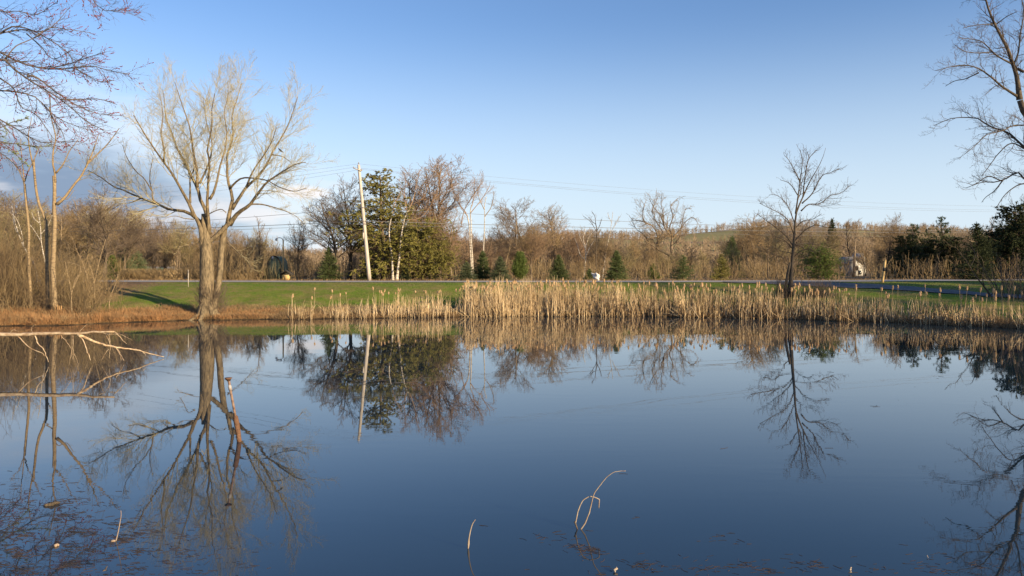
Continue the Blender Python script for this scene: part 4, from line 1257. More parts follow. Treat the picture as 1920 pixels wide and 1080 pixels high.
def pine_mesh(seed, h, r, m, low=.35, nb=80, tuft=.2, per=26):
    rng = np.random.default_rng(seed)
    tp = np.stack([np.cumsum(rng.normal(size=9)) * .05, np.cumsum(rng.normal(size=9)) * .05, np.linspace(-.2, h * .97, 9)], 1)[None]
    tr = np.linspace(.016 * h, .005 * h, 9)[None]
    P, R = grow(rng, tp, tr, sp=h * (1 - low) / nb, K=6, lf=r / h * 1.2, lmax=r * 1.2, ang=(45, 80), up=.08, t0=low, jit=.14, rtip=.012, tpow=.5)
    trunk = Geo().tubes(tp, tr, 7).tubes(P, R, 4, False).mesh('trunk', M['dark_bark'], True)
    C, RC = grow(rng, P, R, sp=.3, K=4, lf=.4, lmax=.8, ang=(25, 55), up=.12, t0=.3, jit=.14, rtip=.014)
    g = Geo(); g.tubes(C, RC, 3, False)
    V, fs = leafy(rng, C[:, 1:], tuft, per, spread=.9, droop=-.2, asp=5.0); g.add(V, fs)
    return trunk, g.mesh('foliage', M[m])


pn = pine_mesh(71, 7.0, 1.6, 'pine')
put_con('pine_tree', 'tallest pine with tufted green top on the right', 1765, 406, 80, pn, 7.0, .95, 0)
put_con('pine_tree', 'pine with a leaning flat top left of the tallest pine', 1712, 420, 78, pn, 7.0, 1.05, 2)
put_con('pine_tree', 'thin pine squeezed between two larger pines', 1741, 428, 84, pn, 7.0, .7, 4)
gp = pine_mesh(72, 3.0, 1.5, 'green_pine', low=.08, nb=80, tuft=.13, per=22)
put_con('pine_tree', 'bushy bright green young pine right of the dark lakeside tree', 1541, 471, 62.8, ced2, 5.0, 1.15, 0, m='green_pine')
for lb, px, pyt, D, ws in [('short dark evergreen at the foot of the leaning pine', 1698, 446, 77, .8), ('dark evergreen filling the gap below the thin pine', 1738, 452, 79, .8),
                           ('dark spreading evergreen right below the tallest pine', 1783, 448, 78, .9), ('dark evergreen between the conical fir and the right edge', 1866, 440, 72, .9)]:
    put_con('evergreen_tree', lb, px, pyt, D, dk, 8.0, ws * 1.5, px * .7)
# unseen evergreens off to the right, added to cast shade over the right shore
for k, (x, y, h) in enumerate([(52, 34, 11), (57, 27, 12), (62, 36, 12), (66, 20, 13), (58, 42, 9), (70, 30, 13), (70, 8, 12)]):
    place_con('evergreen_tree', 'unseen tall evergreen added to shade the right shore', dk if k % 2 else ced, x, y, h, 8.0 if k % 2 else 9.4, 1.2, k * 1.3, group='unseen evergreens added for shade', m='dark_fir')

for k, (x, y, h) in enumerate([(46, 4, 17), (52, 22, 15)]):  # unseen bare trees, added as shadow casters for the lawn and shore
    place_bare('bare_tree', 'unseen tall bare tree added to cast streaky shade', (0, 2, 4)[k % 3], x, y, h, 1.1, k * 2.1, 'dark_bark', 'grey_twig', 'unseen bare trees added for shade')

# pale green needled boughs reaching in at the left edge
rng = np.random.default_rng(81)
D = 30.0
bl = [(A([(-300, 700), (-100, 735), (0, 720), (60, 690), (110, 680), (160, 660)]), 4, 1),
      (A([(-300, 720), (-120, 760), (0, 770), (40, 760)]), 3, 1),
      (A([(-300, 740), (-100, 790), (60, 805), (150, 815), (230, 822), (280, 820)]), 4, 1),
      (A([(-50, 798), (30, 830), (90, 870), (120, 900), (150, 925)]), 2.5, 1)]
tl = [(A([(-320, 1850), (-320, 1500), (-310, 1000), (-310, 500), (-300, 100)]), 22, 6, 0)]
b = W(-106, 600, D); b[2] = gz(b[0], b[1]) - .1
root = thing('larch_tree', 'green needled boughs of a tree reaching in below the maple at the left edge', 'tree', b)
TP, TR = traced(rng, tl, D, b, .1)
P, R = traced(rng, bl, D, b, .5)
TP[0][0][2] = -.1
obj('trunk', Geo().tubes(TP, TR, 7).mesh('trunk', M['dark_bark'], True), root)
br = Geo().tubes(P, R, 5)
C, RC = grow(rng, P, R, sp=.16, K=4, lf=.13, lmax=.4, ang=(30, 60), up=.05, t0=.45, jit=.1, rtip=.006)
br.tubes(C, RC, 3, False)
obj('boughs', br.mesh('boughs', M['maple_bark'], True), root)
V, fs = leafy(rng, C, .085, 14, spread=.7, asp=3.5)
V2, fs2 = leafy(rng, P[:, 9:], .085, 60, spread=.8, asp=3.5)
g = Geo(); g.add(V, fs); g.add(V2, fs2)
obj('needles', g.mesh('needles', M['pale_needle']), root)

# ------------------------------------------------------------------ utility poles and wires
DP = 62.0


def circ_tube(g, a, b, ra, rb, sides=10, K=2):
    a = np.array(a, float); b = np.array(b, float)
    t = np.linspace(0, 1, K)[:, None]
    g.tubes((a + (b - a) * t)[None], (ra + (rb - ra) * t[:, 0])[None], sides)
    return g


bp_ = W(693, 527, DP); bp_[2] = gz(bp_[0], bp_[1]) - .1
tpp = W(672.5, 309, DP)
lean = tpp - bp_
root = thing('utility_pole', 'weathered pale wooden utility pole leaning left beside the road', 'utility pole', bp_)
obj('pole', circ_tube(Geo(), (0, 0, 0), lean, .17, .115, 12, 8).mesh('pole', M['pole_wood'], True), root)


def on(py):                                        # point on the leaning pole at a photo row
    return lean * ((527 - py) / (527 - 309.0))


g = Geo(); c0 = on(318)
g.tubes(np.array([[c0 + [-.42, -.18, .10], c0 + [-.2, -.17, 0.02], c0 + [.0, -.16, -.04], c0 + [.24, -.15, -.12]]]), np.array([[.035, .045, .05, .045]]), 6)
obj('crossarm', g.mesh('crossarm', M['pole_wood'], True), root)
g = Geo()
for o_ in ([-.42, -.18, .14], [.24, -.15, -.06], [0, 0, .12]):
    p = (c0 if o_[1] else lean) + np.array(o_) - np.array([0, 0, .06])
    circ_tube(g, p, p + np.array([0, 0, .16]), .045, .03, 8)
    circ_tube(g, p + np.array([0, 0, .05]), p + np.array([0, 0, .09]), .065, .065, 8)
obj('insulators', g.mesh('insulators', M['metal_grey'], True), root)
c1 = on(441)
g = circ_tube(Geo(), c1 + np.array([-.14, -.12, .25]), c1 + np.array([-.14, -.12, -.25]), .06, .06, 8)
obj('junction_box', g.mesh('junction_box', M['pole_wood'], True), root)
g = circ_tube(Geo(), on(418) + [0, 0, .05], on(418) - [0, 0, .05], .165, .165, 12)
circ_tube(g, on(389) + [0, 0, .04], on(389) - [0, 0, .04], .16, .16, 12)
obj('bracket', g.mesh('bracket', M['metal_grey'], True), root)


def far_pole(name, label, x, y, top):
    z = gz(x, y)
    r = thing(name, label, 'utility pole', (x, y, z))
    obj('pole', circ_tube(Geo(), (0, 0, -.1), (0, 0, top - z), .16, .11, 10, 4).mesh('pole', M['pole_wood'], True), r)
    obj('crossarm', Geo().box((0, -.16, top - z - .5), (1.2, .1, .12)).mesh('crossarm', M['pole_wood']), r)


RP = np.array([88.0, 100.0]); LP = np.array([-86.0, 98.0])
far_pole('utility_pole', 'straight wooden utility pole past the right edge', RP[0], RP[1], 11.6)
far_pole('utility_pole', 'straight wooden utility pole past the left edge', LP[0], LP[1], 11.6)
pw = bp_


def wire(label, att, zr, zl, sagr, sagl, r=.016, dy=0.0):
    a = pw + att
    R_ = np.array([RP[0], RP[1] + dy, zr]); L_ = np.array([LP[0], LP[1] + dy, zl])
    P = []
    for (p, q, s) in ((L_, a, sagl), (a, R_, sagr)):
        t = np.linspace(0, 1, 24)[:, None]
        P.append(p + (q - p) * t - np.array([0, 0, 1]) * (4 * s * t * (1 - t)))
    P = np.concatenate([P[0], P[1][1:]])
    o = obj('wire', Geo().tubes(P[None], np.full((1, len(P)), r), 4).mesh('wire', M['wire']))
    props(o, label, 'power line')


wire('topmost thin power line from the tip of the leaning pole', lean + [0, 0, .08], 11.5, 11.5, 1.4, .9, .006)
wire('upper power line from the left end of the crossarm', c0 + [-.42, -.18, .16], 11.1, 11.1, 1.5, 1.2, .007)
wire('upper power line from the right end of the crossarm', c0 + [.24, -.15, 0], 10.9, 10.7, 1.5, 1.4, .007, .5)
wire('middle cable crossing the pole above the lowest one', on(389) + [0, -.18, 0], 8.2, 8.4, .9, .9, .015)
wire('lower thick cable crossing the pole', on(414) + [0, -.18, 0], 7.9, 7.9, .5, .5, .022)
wire('thin cable just under the lower thick cable', on(420) + [0, -.18, 0], 7.3, 7.6, .5, .5, .012)

# ------------------------------------------------------------------ small things by the road
# street lamp
D = 70.0
b = W(531, 525, D); b[2] = gz(b[0], b[1])
root = thing('street_lamp', 'slender tan street lamp with a curved arm to the left behind the lawn', 'street lamp', b)
hl = H + (HY - 449) / F * D - b[2]
obj('pole', circ_tube(Geo(), (0, 0, 0), (0, 0, hl), .09, .06, 8, 4).mesh('pole', M['tan_wood'], True), root)
g = Geo().tubes(spline([(0, 0, hl - .05), (-.15, -.02, hl + .12), (-.4, -.05, hl + .16), (-.6, -.05, hl + .1)], 10)[None], np.full((1, 10), .035), 6)
obj('arm', g.mesh('arm', M['metal_grey'], True), root)
g = Geo().tubes(np.array([[(-.52, -.05, hl + .12), (-.62, -.05, hl + .06), (-.64, -.05, hl - .06), (-.64, -.05, hl - .12)]]), np.array([[.05, .1, .13, .07]]), 10)
obj('lamp_head', g.mesh('lamp_head', M['white_paint'], True), root)

# round-topped green shed
D = 72.0
b = W(514, 526, D); b[2] = gz(b[0], b[1])
root = thing('garden_shed', 'round-topped green shed half hidden in tan brush beside the lamp', 'shed', b)
hs = H + (HY - 480) / F * D - b[2]; wd = 26 / F * D / 2
aa = np.linspace(0, math.pi, 17)
prof = [(-wd, 0)] + [(-wd * math.cos(t), hs * .35 + hs * .65 * math.sin(t) ** .8) for t in aa] + [(wd, 0)]


def prism(g, pr, y0, y1):
    n = len(pr)
    V = [(x, y0, z) for x, z in pr] + [(x, y1, z) for x, z in pr]
    f4 = [[i, (i + 1) % n, (i + 1) % n + n, i + n] for i in range(n)]
    g.add(V, [f4, [list(range(n))[::-1]], [list(range(n, 2 * n))]])
    return g


obj('wall', prism(Geo(), prof, 0, 2.2).mesh('wall', M['green_board']), root)
P = np.array([[x, -.03, z] for x, z in prof])
obj('rim', Geo().tubes(P[None], np.full((1, len(P)), .06), 4).mesh('rim', M['dark_trim']), root)
obj('lantern', Geo().box((-.1, -.12, hs - .18), (.16, .16, .26), taper=.8).mesh('lantern', M['white_paint']), root)

# small tan box with peaked roof
D = 64.0
b = W(538, 527.5, D); b[2] = gz(b[0], b[1])
root = thing('roadside_box', 'small tan box under a dark peaked roof beside the road', 'box', b)
obj('body', Geo().box((0, 0, .24), (.42, .4, .46), taper=1.15).mesh('body', M['tan_wood']), root)
obj('roof', prism(Geo(), [(-.55, .52), (0, .88), (.55, .50), (.5, .44), (0, .78), (-.5, .46)], -.3, .4).mesh('roof', M['dark_trim']), root)

# white marker post on the lawn
D = 50.2
b = W(353, 540, D); b[2] = gz(b[0], b[1])
root = thing('marker_post', 'thin white marker post standing on the lawn left of the willow', 'post', b)
obj('post', circ_tube(Geo(), (0, 0, -.1), (0, 0, 1.12), .024, .02, 8).mesh('post', M['pole_wood'], True), root)
obj('cap', circ_tube(Geo(), (0, 0, 1.12), (0, 0, 1.17), .04, .03, 8).mesh('cap', M['metal_grey'], True), root)

# yellow-brown post stub by the road on the right
D = 53.0
b = W(1654, 530, 54.6); b[2] = gz(b[0], b[1])
root = thing('wooden_post', 'short yellowish wooden post leaning by the road on the right', 'post', b)
obj('post', circ_tube(Geo(), (0, 0, -.1), (.22, 0, 1.58), .095, .075, 10, 5).mesh('post', M['tan_wood'], True), root)
obj('band', circ_tube(Geo(), (.125, 0, .86), (.155, 0, 1.12), .098, .094, 10).mesh('band', M['dark_trim'], True), root)
obj('cap', circ_tube(Geo(), (.22, 0, 1.58), (.225, 0, 1.66), .09, .07, 10).mesh('cap', M['tan_wood'], True), root)

# jagged white boulder
rng = np.random.default_rng(4)
D = 63.0
b = W(1118, 527, D); b[2] = gz(b[0], b[1])
import bmesh
bm = bmesh.new(); bmesh.ops.create_icosphere(bm, subdivisions=3, radius=.34)
for v in bm.verts:
    n_ = math.sin(v.co.x * 13 + 1) * .24 + math.sin(v.co.z * 17 + v.co.y * 9) * .22 + rng.normal() * .05
    v.co *= 1 + n_
    v.co.z = v.co.z * 1.0 + .25 + max(0, -v.co.x) * .75
    v.co.x *= 1.05
me = bpy.data.meshes.new('boulder'); bm.to_mesh(me); bm.free(); me.materials.append(M['stone_white'])
props(obj('boulder', me, loc=b), 'small jagged bright white boulder on the road verge behind the reeds', 'boulder')

# clipped hedge in two runs
for x0, x1, lb, sd in ((228, 344, 'clipped tan leafless hedge on the far side of the road, left of the marker post', 1), (350, 500, 'clipped tan hedge across the road passing behind the willow trunk', 2)):
    D = 70.5
    X0, X1 = (x0 - 960) / F * D, (x1 - 960) / F * D
    rng = np.random.default_rng(sd); n = int((X1 - X0) * 300)
    hx = rng.uniform(X0, X1, n); hy = D + rng.uniform(-.45, .45, n); hz0 = rng.uniform(0, .75, n)
    top = 1.03 - .08 * (sd == 2)
    d = norm(np.stack([rng.normal(size=n) * .5, rng.normal(size=n) * .5, np.ones(n)], 1))
    P = np.stack([hx, hy, hz0], 1)[:, None] + d[:, None] * np.linspace(0, .42, 3)[None, :, None]
    P[:, :, 2] = np.minimum(P[:, :, 2], top + rng.uniform(-.03, .03, (n, 1)))
    cx = (X0 + X1) / 2
    zb = gz(cx, D)
    P -= np.array([cx, D, 0])
    g = Geo().tubes(P, np.full((n, 3), .011), 3, False).box((0, 0, .42), (X1 - X0 - .15, .6, .84))
    root = thing('hedge', lb, 'hedge', (cx, D, zb))
    obj('branches', g.mesh('branches', M['brush']), root)

# low grey house with green canopy beyond the hedge
D = 108.0
b = W(262, 527, D); b[2] = gz(b[0], b[1])
root = thing('low_house', 'long low grey roofed house behind the hedge at left', 'house', b)
zr = H + (HY - 503) / F * D - b[2]; ze = H + (HY - 509) / F * D - b[2] 
wl_ = 5.2
obj('wall', Geo().box((0, 2.5, (ze - .02) / 2), (wl_ * 2 - .6, 4.5, ze - .02)).mesh('wall', M['tan_wood']), root)
g = Geo(); g.add([(-wl_, -.4, ze), (wl_, -.4, ze), (wl_, 5.4, ze), (-wl_, 5.4, ze), (-wl_ * .75, 2.5, zr + .25), (wl_ * .75, 2.5, zr + .25)], [[[0, 1, 5, 4], [2, 3, 4, 5], [3, 2, 1, 0]], [[1, 2, 5], [3, 0, 4]]])
obj('roof', g.mesh('roof', M['shingle']), root)
obj('window', Geo().box((-2.2, .23, ze * .55), (1.2, .06, .7)).mesh('window', M['glass']), root)
obj('window', Geo().box((1.6, .23, ze * .55), (1.2, .06, .7)).mesh('window', M['glass']), root)
D = 92.0
b = W(303, 527, D); b[2] = gz(b[0], b[1])
root = thing('canopy', 'green peaked canopy top showing above the hedge', 'canopy', b)
zt = H + (HY - 500.5) / F * D - b[2]; ze = H + (HY - 509) / F * D - b[2]
g = Geo(); g.add([(-1.0, -.9, ze), (.95, -.9, ze), (.95, .9, ze), (-1.0, .9, ze), (-.15, 0, zt), (-1.0, -.9, ze - .16), (.95, -.9, ze - .16), (.95, .9, ze - .16), (-1.0, .9, ze - .16)],
                 [[[0, 1, 4], [1, 2, 4], [2, 3, 4], [3, 0, 4]], [[5, 6, 1, 0], [6, 7, 2, 1], [7, 8, 3, 2], [8, 5, 0, 3]]])
obj('cover', g.mesh('cover', M['green_canvas']), root)
for sx in (-.95, .9):
    for sy in (-.85, .85):
        obj('leg', circ_tube(Geo(), (sx, sy, 0), (sx, sy, ze - .01), .02, .02, 6).mesh('leg', M['metal_grey']), root)

# white house in the woods
D = 112.0
b = W(1609, 524, D); b[2] = gz(b[0], b[1])
root = thing('white_house', 'small white gabled house half hidden among bare trees on the right', 'house', b)
k = D / F
hp = lambda py: H + (HY - py) * k - b[2]
obj('wall', prism(Geo(), [(-18 * k, 0), (-18 * k, hp(494)), (-5 * k, hp(484)), (9 * k, hp(494)), (9 * k, 0)], 0, 5).mesh('wall', M['white_paint']), root)
obj('roof', prism(Geo(), [(-21 * k, hp(496)), (-5 * k, hp(483)), (12 * k, hp(496)), (12 * k, hp(494.6)), (-5 * k, hp(481)), (-21 * k, hp(494.6))], -.25, 5.2).mesh('roof', M['shingle']), root)
obj('wing', prism(Geo(), [(9.5 * k, 0), (9.5 * k, hp(486)), (13 * k, hp(474)), (18 * k, hp(488)), (18 * k, 0)], .6, 4).mesh('wing', M['white_paint']), root)
for xx, zz in ((-2, 503), (3, 511)):
    w = obj('window', Geo().box((xx * k, -.03, hp(zz)), (.42, .06, .6)).mesh('window', M['glass']), root)
    obj('frame', Geo().box((xx * k, -.045, hp(zz) + .33), (.5, .05, .04)).box((xx * k, -.045, hp(zz) - .33), (.5, .05, .04)).mesh('frame', M['white_paint']), w)

# bird in the willow
b = W(526, 282, 41.2)
g = Geo()
g.tubes(np.array([[(-.12, 0, .10), (-.10, 0, .10), (-.06, 0, .065), (0, 0, 0), (.06, 0, -.05), (.17, 0, -.12)]]), np.array([[.008, .03, .032, .05, .035, .012]]), 8)
g.tubes(np.array([[(-.16, 0, .10), (-.13, 0, .10), (-.11, 0, .10)]]), np.array([[.002, .008, .012]]), 5)
g.tubes(np.array([[(.0, 0, -.03), (.0, 0, -.075)], [(.02, .02, -.03), (.02, .02, -.08)]]), np.full((2, 2), .005), 4)
props(obj('bird', g.mesh('bird', M['bird'], True), loc=b), 'small black bird perched in the right side of the willow', 'bird')

# ------------------------------------------------------------------ reeds and cattails
rng = np.random.default_rng(500)
dens = np.array([(535, 0), (540, 14), (592, 10), (600, 1), (604, 12), (640, 26), (665, 24), (700, 20), (725, 24), (735, 60), (752, 56), (758, 12), (770, 50), (800, 64), (840, 44), (848, 12), (866, 50), (875, 190), (1008, 200), (1014, 70), (1022, 150), (1160, 130),
                 (1210, 90), (1300, 85), (1400, 90), (1440, 80), (1500, 62), (1600, 62), (1700, 55), (1780, 42), (1850, 30), (1960, 26), (2150, 20)], float)
hgt = np.array([(535, 1.0), (600, .75), (665, .95), (745, 1.05), (770, 1.0), (800, 1.15), (850, 1.0), (875, 1.55), (960, 1.7), (1010, 1.65), (1100, 1.55), (1170, 1.4), (1250, 1.25), (1330, 1.25), (1400, 1.3), (1440, 1.2),
                (1500, 1.05), (1600, 1.0), (1700, .95), (1800, .9), (1960, .95), (2150, .9)], float)
N0 = 16500
cand = rng.uniform(535, 2150, N0 * 2)
pr = np.interp(cand, dens[:, 0], dens[:, 1]) / 200 * (.3 + .9 * np.sin(cand * .17 + 2 * np.sin(cand * .061)) ** 2 * (.4 + .6 * np.sin(cand * .43) ** 2))
px = cand[rng.uniform(size=len(cand)) < pr]
n = len(px)
# clumps
D_ = np.interp(px, _spx, _sD)
x = (px - 960) / F * D_
thick = np.interp(px, [535, 860, 880, 1170, 1400, 2150], [1.0, 1.3, 2.3, 2.8, 2.6, 2.0])
y = shore(x) - .12 + rng.uniform(0, 1, n) ** 1.2 * thick
hh = np.interp(px, hgt[:, 0], hgt[:, 1]) * (1 + .14 * np.sin(px * .11) + .1 * np.sin(px * .29 + 1)) * rng.uniform(.4, 1.12, n)
front = (y - shore(x)) < .35
hh = np.where(front, hh * rng.uniform(.5, .95, n), hh)
K = 4
d = norm(np.stack([rng.normal(size=n) * .085, rng.normal(size=n) * .07, np.ones(n)], 1))
broken = rng.uniform(size=n) < .15
d[broken] = norm(np.stack([rng.normal(size=broken.sum()) * .8, rng.normal(size=broken.sum()) * .4, np.ones(broken.sum()) * .8], 1))
P = np.zeros((n, K, 3)); P[:, 0] = np.stack([x, y, np.maximum(ground_z(x, y), -.25) - .03], 1)
for k in range(1, K):
    d = norm(d + rng.normal(size=(n, 3)) * (.035 + .22 * (rng.uniform(size=(n, 1)) < .14)))
    P[:, k] = P[:, k - 1] + d * ((hh + .1) / (K - 1))[:, None]
w = rng.uniform(.007, .019, n) * np.where((px > 1600), .9, 1)
R = np.array([1, .95, .75, .25])[None] * w[:, None]
light = (rng.uniform(size=n) < np.interp(px, [535, 1010, 1100, 1400, 1700], [.85, .92, .5, .42, .45]))
props(obj('reeds', Geo().tubes(P[light], R[light], 3, False).mesh('reeds', M['reed'])), 'mass of pale straw reeds standing along the far shore', 'reeds', kind='stuff')
props(obj('reeds', Geo().tubes(P[~light], R[~light], 3, False).mesh('reeds', M['reed_dark'])), 'older darker reeds mixed through the far shore reed bed', 'reeds', kind='stuff')


def cattail(seed):
    rng = np.random.default_rng(seed)
    L_ = 1.0
    bend = rng.normal(size=2) * .05
    K = 7; s = np.linspace(0, 1, K)
    P = np.stack([bend[0] * s ** 2, bend[1] * s ** 2, s * L_], 1)
    stalk = Geo().tubes(P[None], np.linspace(.012, .007, K)[None], 4)
    for j in range(2):
        a = rng.uniform(0, 6.28); l = rng.uniform(.5, .8)
        stalk.tubes(np.stack([np.cos(a) * .1 * s ** 2 * (j + .5), np.sin(a) * .1 * s ** 2, s * l], 1)[None], np.linspace(.014, .003, K)[None], 3)
    T = norm(P[-1] - P[-2]); c = P[-1]
    hl = rng.uniform(.09, .15)
    u = np.linspace(-1, 1, 8)
    Ph = c[None] + T[None] * (u * hl)[:, None] + rng.normal(size=(8, 3)) * .008
    Rh = .043 * np.sqrt(np.clip(1.02 - u ** 2, .02, 1)) * rng.uniform(.75, 1.25, 8)
    head = Geo().tubes(Ph[None], Rh[None], 8)
    n = 140
    uu = rng.uniform(-1, 1, n); a = rng.uniform(0, 6.28, n)
    p0 = c + T * (uu * hl)[:, None] + np.stack([np.cos(a), np.sin(a), 0 * a], 1) * (.035 * np.sqrt(1 - uu ** 2 * .9))[:, None]
    p1 = p0 + np.stack([np.cos(a), np.sin(a), rng.normal(size=n) * .6], 1) * .032
    head.tubes(np.stack([p0, p1], 1), np.full((n, 2), .0055) * [1, .4], 3, False)
    return stalk.mesh('stalk', M['stalk'], True), head.mesh('seed_head', M['head'], True)


cts = [cattail(i) for i in range(5)]
CT = [(545, 665, 7, 1.0, 1.5, 'cattail with fluffy tan head near the left end of the reeds', 'cattails at the left end'),
      (695, 760, 11, 1.15, 1.55, 'cattail with fluffy tan head in the sparse reeds right of the willow', 'cattails in the sparse reeds'),
      (775, 865, 9, 1.3, 1.55, 'cattail with fluffy tan head beside the lawn just left of the brightest reeds', 'cattails left of the brightest reeds'),
      (870, 1015, 62, 1.5, 1.92, 'cattail with fluffy head crowding the top of the brightest reeds', 'cattails in the brightest reeds'),
      (1015, 1170, 44, 1.5, 2.05, 'cattail with fluffy head in the tall reeds in front of the white boulder', 'cattails in the middle reeds'),
      (1170, 1440, 62, 1.35, 1.85, 'cattail with fluffy head in front of the road left of the dark lakeside tree', 'cattails before the road'),
      (1440, 1610, 34, 1.35, 1.8, 'cattail with fluffy head around the foot of the dark lakeside tree', 'cattails around the lakeside tree'),
      (1610, 1930, 30, 1.2, 1.8, 'cattail with fluffy head against the shaded lawn on the right', 'cattails before the shaded lawn')]
rng = np.random.default_rng(321)
for a, b_, cnt, h0, h1, lb, gp_ in CT:
    for k in range(cnt):
        px_ = rng.uniform(a, b_); D = float(np.interp(px_, _spx, _sD)) + rng.uniform(.2, 2.6)
        x = (px_ - 960) / F * D
        st, hd = cts[int(rng.integers(0, 5))]
        h_ = rng.uniform(h0, h1) - max(0, gz(x, D)) * .55
        r = thing('cattail', lb, 'cattail', (x, D, gz(x, D) - .03), rng.uniform(0, 6.28), gp_)
        # thickness does not stretch with height
        o = obj('stalk', st, r, scale=(1, 1, h_))
        hs_ = rng.uniform(.6, .85) if px_ < 870 else rng.uniform(.7, 1.05)
        o2 = obj('seed_head', hd, r, loc=(0, 0, h_ - hs_), scale=(hs_, hs_, hs_))
        tilt = rng.normal(size=2) * .06
        r.rotation_euler = (tilt[0], tilt[1], r.rotation_euler[2])


# ------------------------------------------------------------------ grass
def tufts(name, label, X, Y, h, m, seed, w=.008, lean=.5, per=1, cat='grass', zoff=-.02):
    rng = np.random.default_rng(seed); n = len(X)
    base = np.stack([X, Y, ground_z(X, Y) + zoff], 1)
    d = norm(np.stack([rng.normal(size=n) * lean, rng.normal(size=n) * lean, np.ones(n)], 1))
    s = norm(np.cross(d, rng.normal(size=(n, 3))))
    mid = base + d * (h * .55)[:, None]
    d2 = norm(d + rng.normal(size=(n, 3)) * .35 - np.array([0, 0, .15]))
    tip = mid + d2 * (h * .45)[:, None]
    ww = (w * rng.uniform(.6, 1.4, n))[:, None]
    V = np.stack([base - s * ww, base + s * ww, mid + s * ww * .8, mid - s * ww * .8, tip], 1).reshape(-1, 3)
    i = np.arange(n)[:, None] * 5
    me = Geo().add(V, [i + np.array([[0, 1, 2, 3]]), i + np.array([[3, 2, 4]])]).mesh(name, M[m])
    props(obj(name, me), label, cat, kind='stuff')


rng = np.random.default_rng(600)
n = 60000
x = np.where(rng.uniform(size=n) < .88, rng.uniform(-36, -18, n), rng.uniform(-18, -13.5, n)); y = shore(x) + .05 + rng.uniform(0, 1, n) ** 1.4 * np.interp(x, [-36, -24, -20, -13.5], [7, 4.6, 3.0, 2.4])
cl = .5 + .5 * fbm(x, y, 2.2)
tufts('orange_grass', 'orange dead grass covering the left bank down to the water', x, y, np.interp(x, [-30, -22, -14], [.42, .36, .2]) * rng.uniform(.3, 1.2, n) * (.4 + cl), 'orange_grass', 1)
n = 46000
x = rng.uniform(-19, 42, n); y = shore(x) + .02 + rng.uniform(0, 1, n) ** 1.5 * np.interp(x, [-19, -12, 0, 20, 42], [2.2, 1.8, 1.6, 2.4, 3.0])
tufts('brown_grass', 'short brown dead grass along the foot of the lawn and the reeds', x, y, rng.uniform(.05, .2, n) * np.interp(x, [-12, 10, 25], [1, 1.3, 1.9]), 'brown_grass', 2)
n = 130000
x = rng.uniform(-26, 48, n); y = shore(x) + 1.2 + rng.uniform(0, 1, n) * (road_near(x) - shore(x) - 1.3)
tufts('lawn_grass', 'green mown lawn sloping from the road to the pond', x, y, rng.uniform(.03, .09, n), 'green_grass', 3, w=.012, lean=.8)
n = 5000
x = rng.uniform(-40, 50, n); y = road_near(x) + 7.4 + rng.uniform(0, 2.5, n)
tufts('verge_grass', 'rough tan grass along the far side of the road', x, y, rng.uniform(.1, .3, n), 'brown_grass', 4, w=.012)
n = 26000
x = rng.uniform(-36, -10, n); y = shore(x) + .1 + rng.uniform(0, 1, n) ** 1.2 * np.interp(x, [-36, -24, -10], [8, 5, 3.0])
tufts('brown_grass', 'tan and brown dead grass mixed through the left bank', x, y, rng.uniform(.12, .62, n) * np.interp(x, [-30, -22, -14], [1, .8, .35]), 'brown_grass', 5)

# ------------------------------------------------------------------ things standing and floating in the pond
def curve_tube(g, pts, r0, r1, K=20, sides=6, seed=0, wob=.0):
    p = spline(pts, K)
    if wob: p = p + np.random.default_rng(seed).normal(size=p.shape) * wob
    return g.tubes(p[None], np.linspace(r0, r1, K)[None], sides)


# fallen bleached branch lying out from the left bank
Zf = cr(0, 590, 5.647)


def WB(pt, D):
    q = Zf([pt])[0]
    return W(q[0], q[1], D)


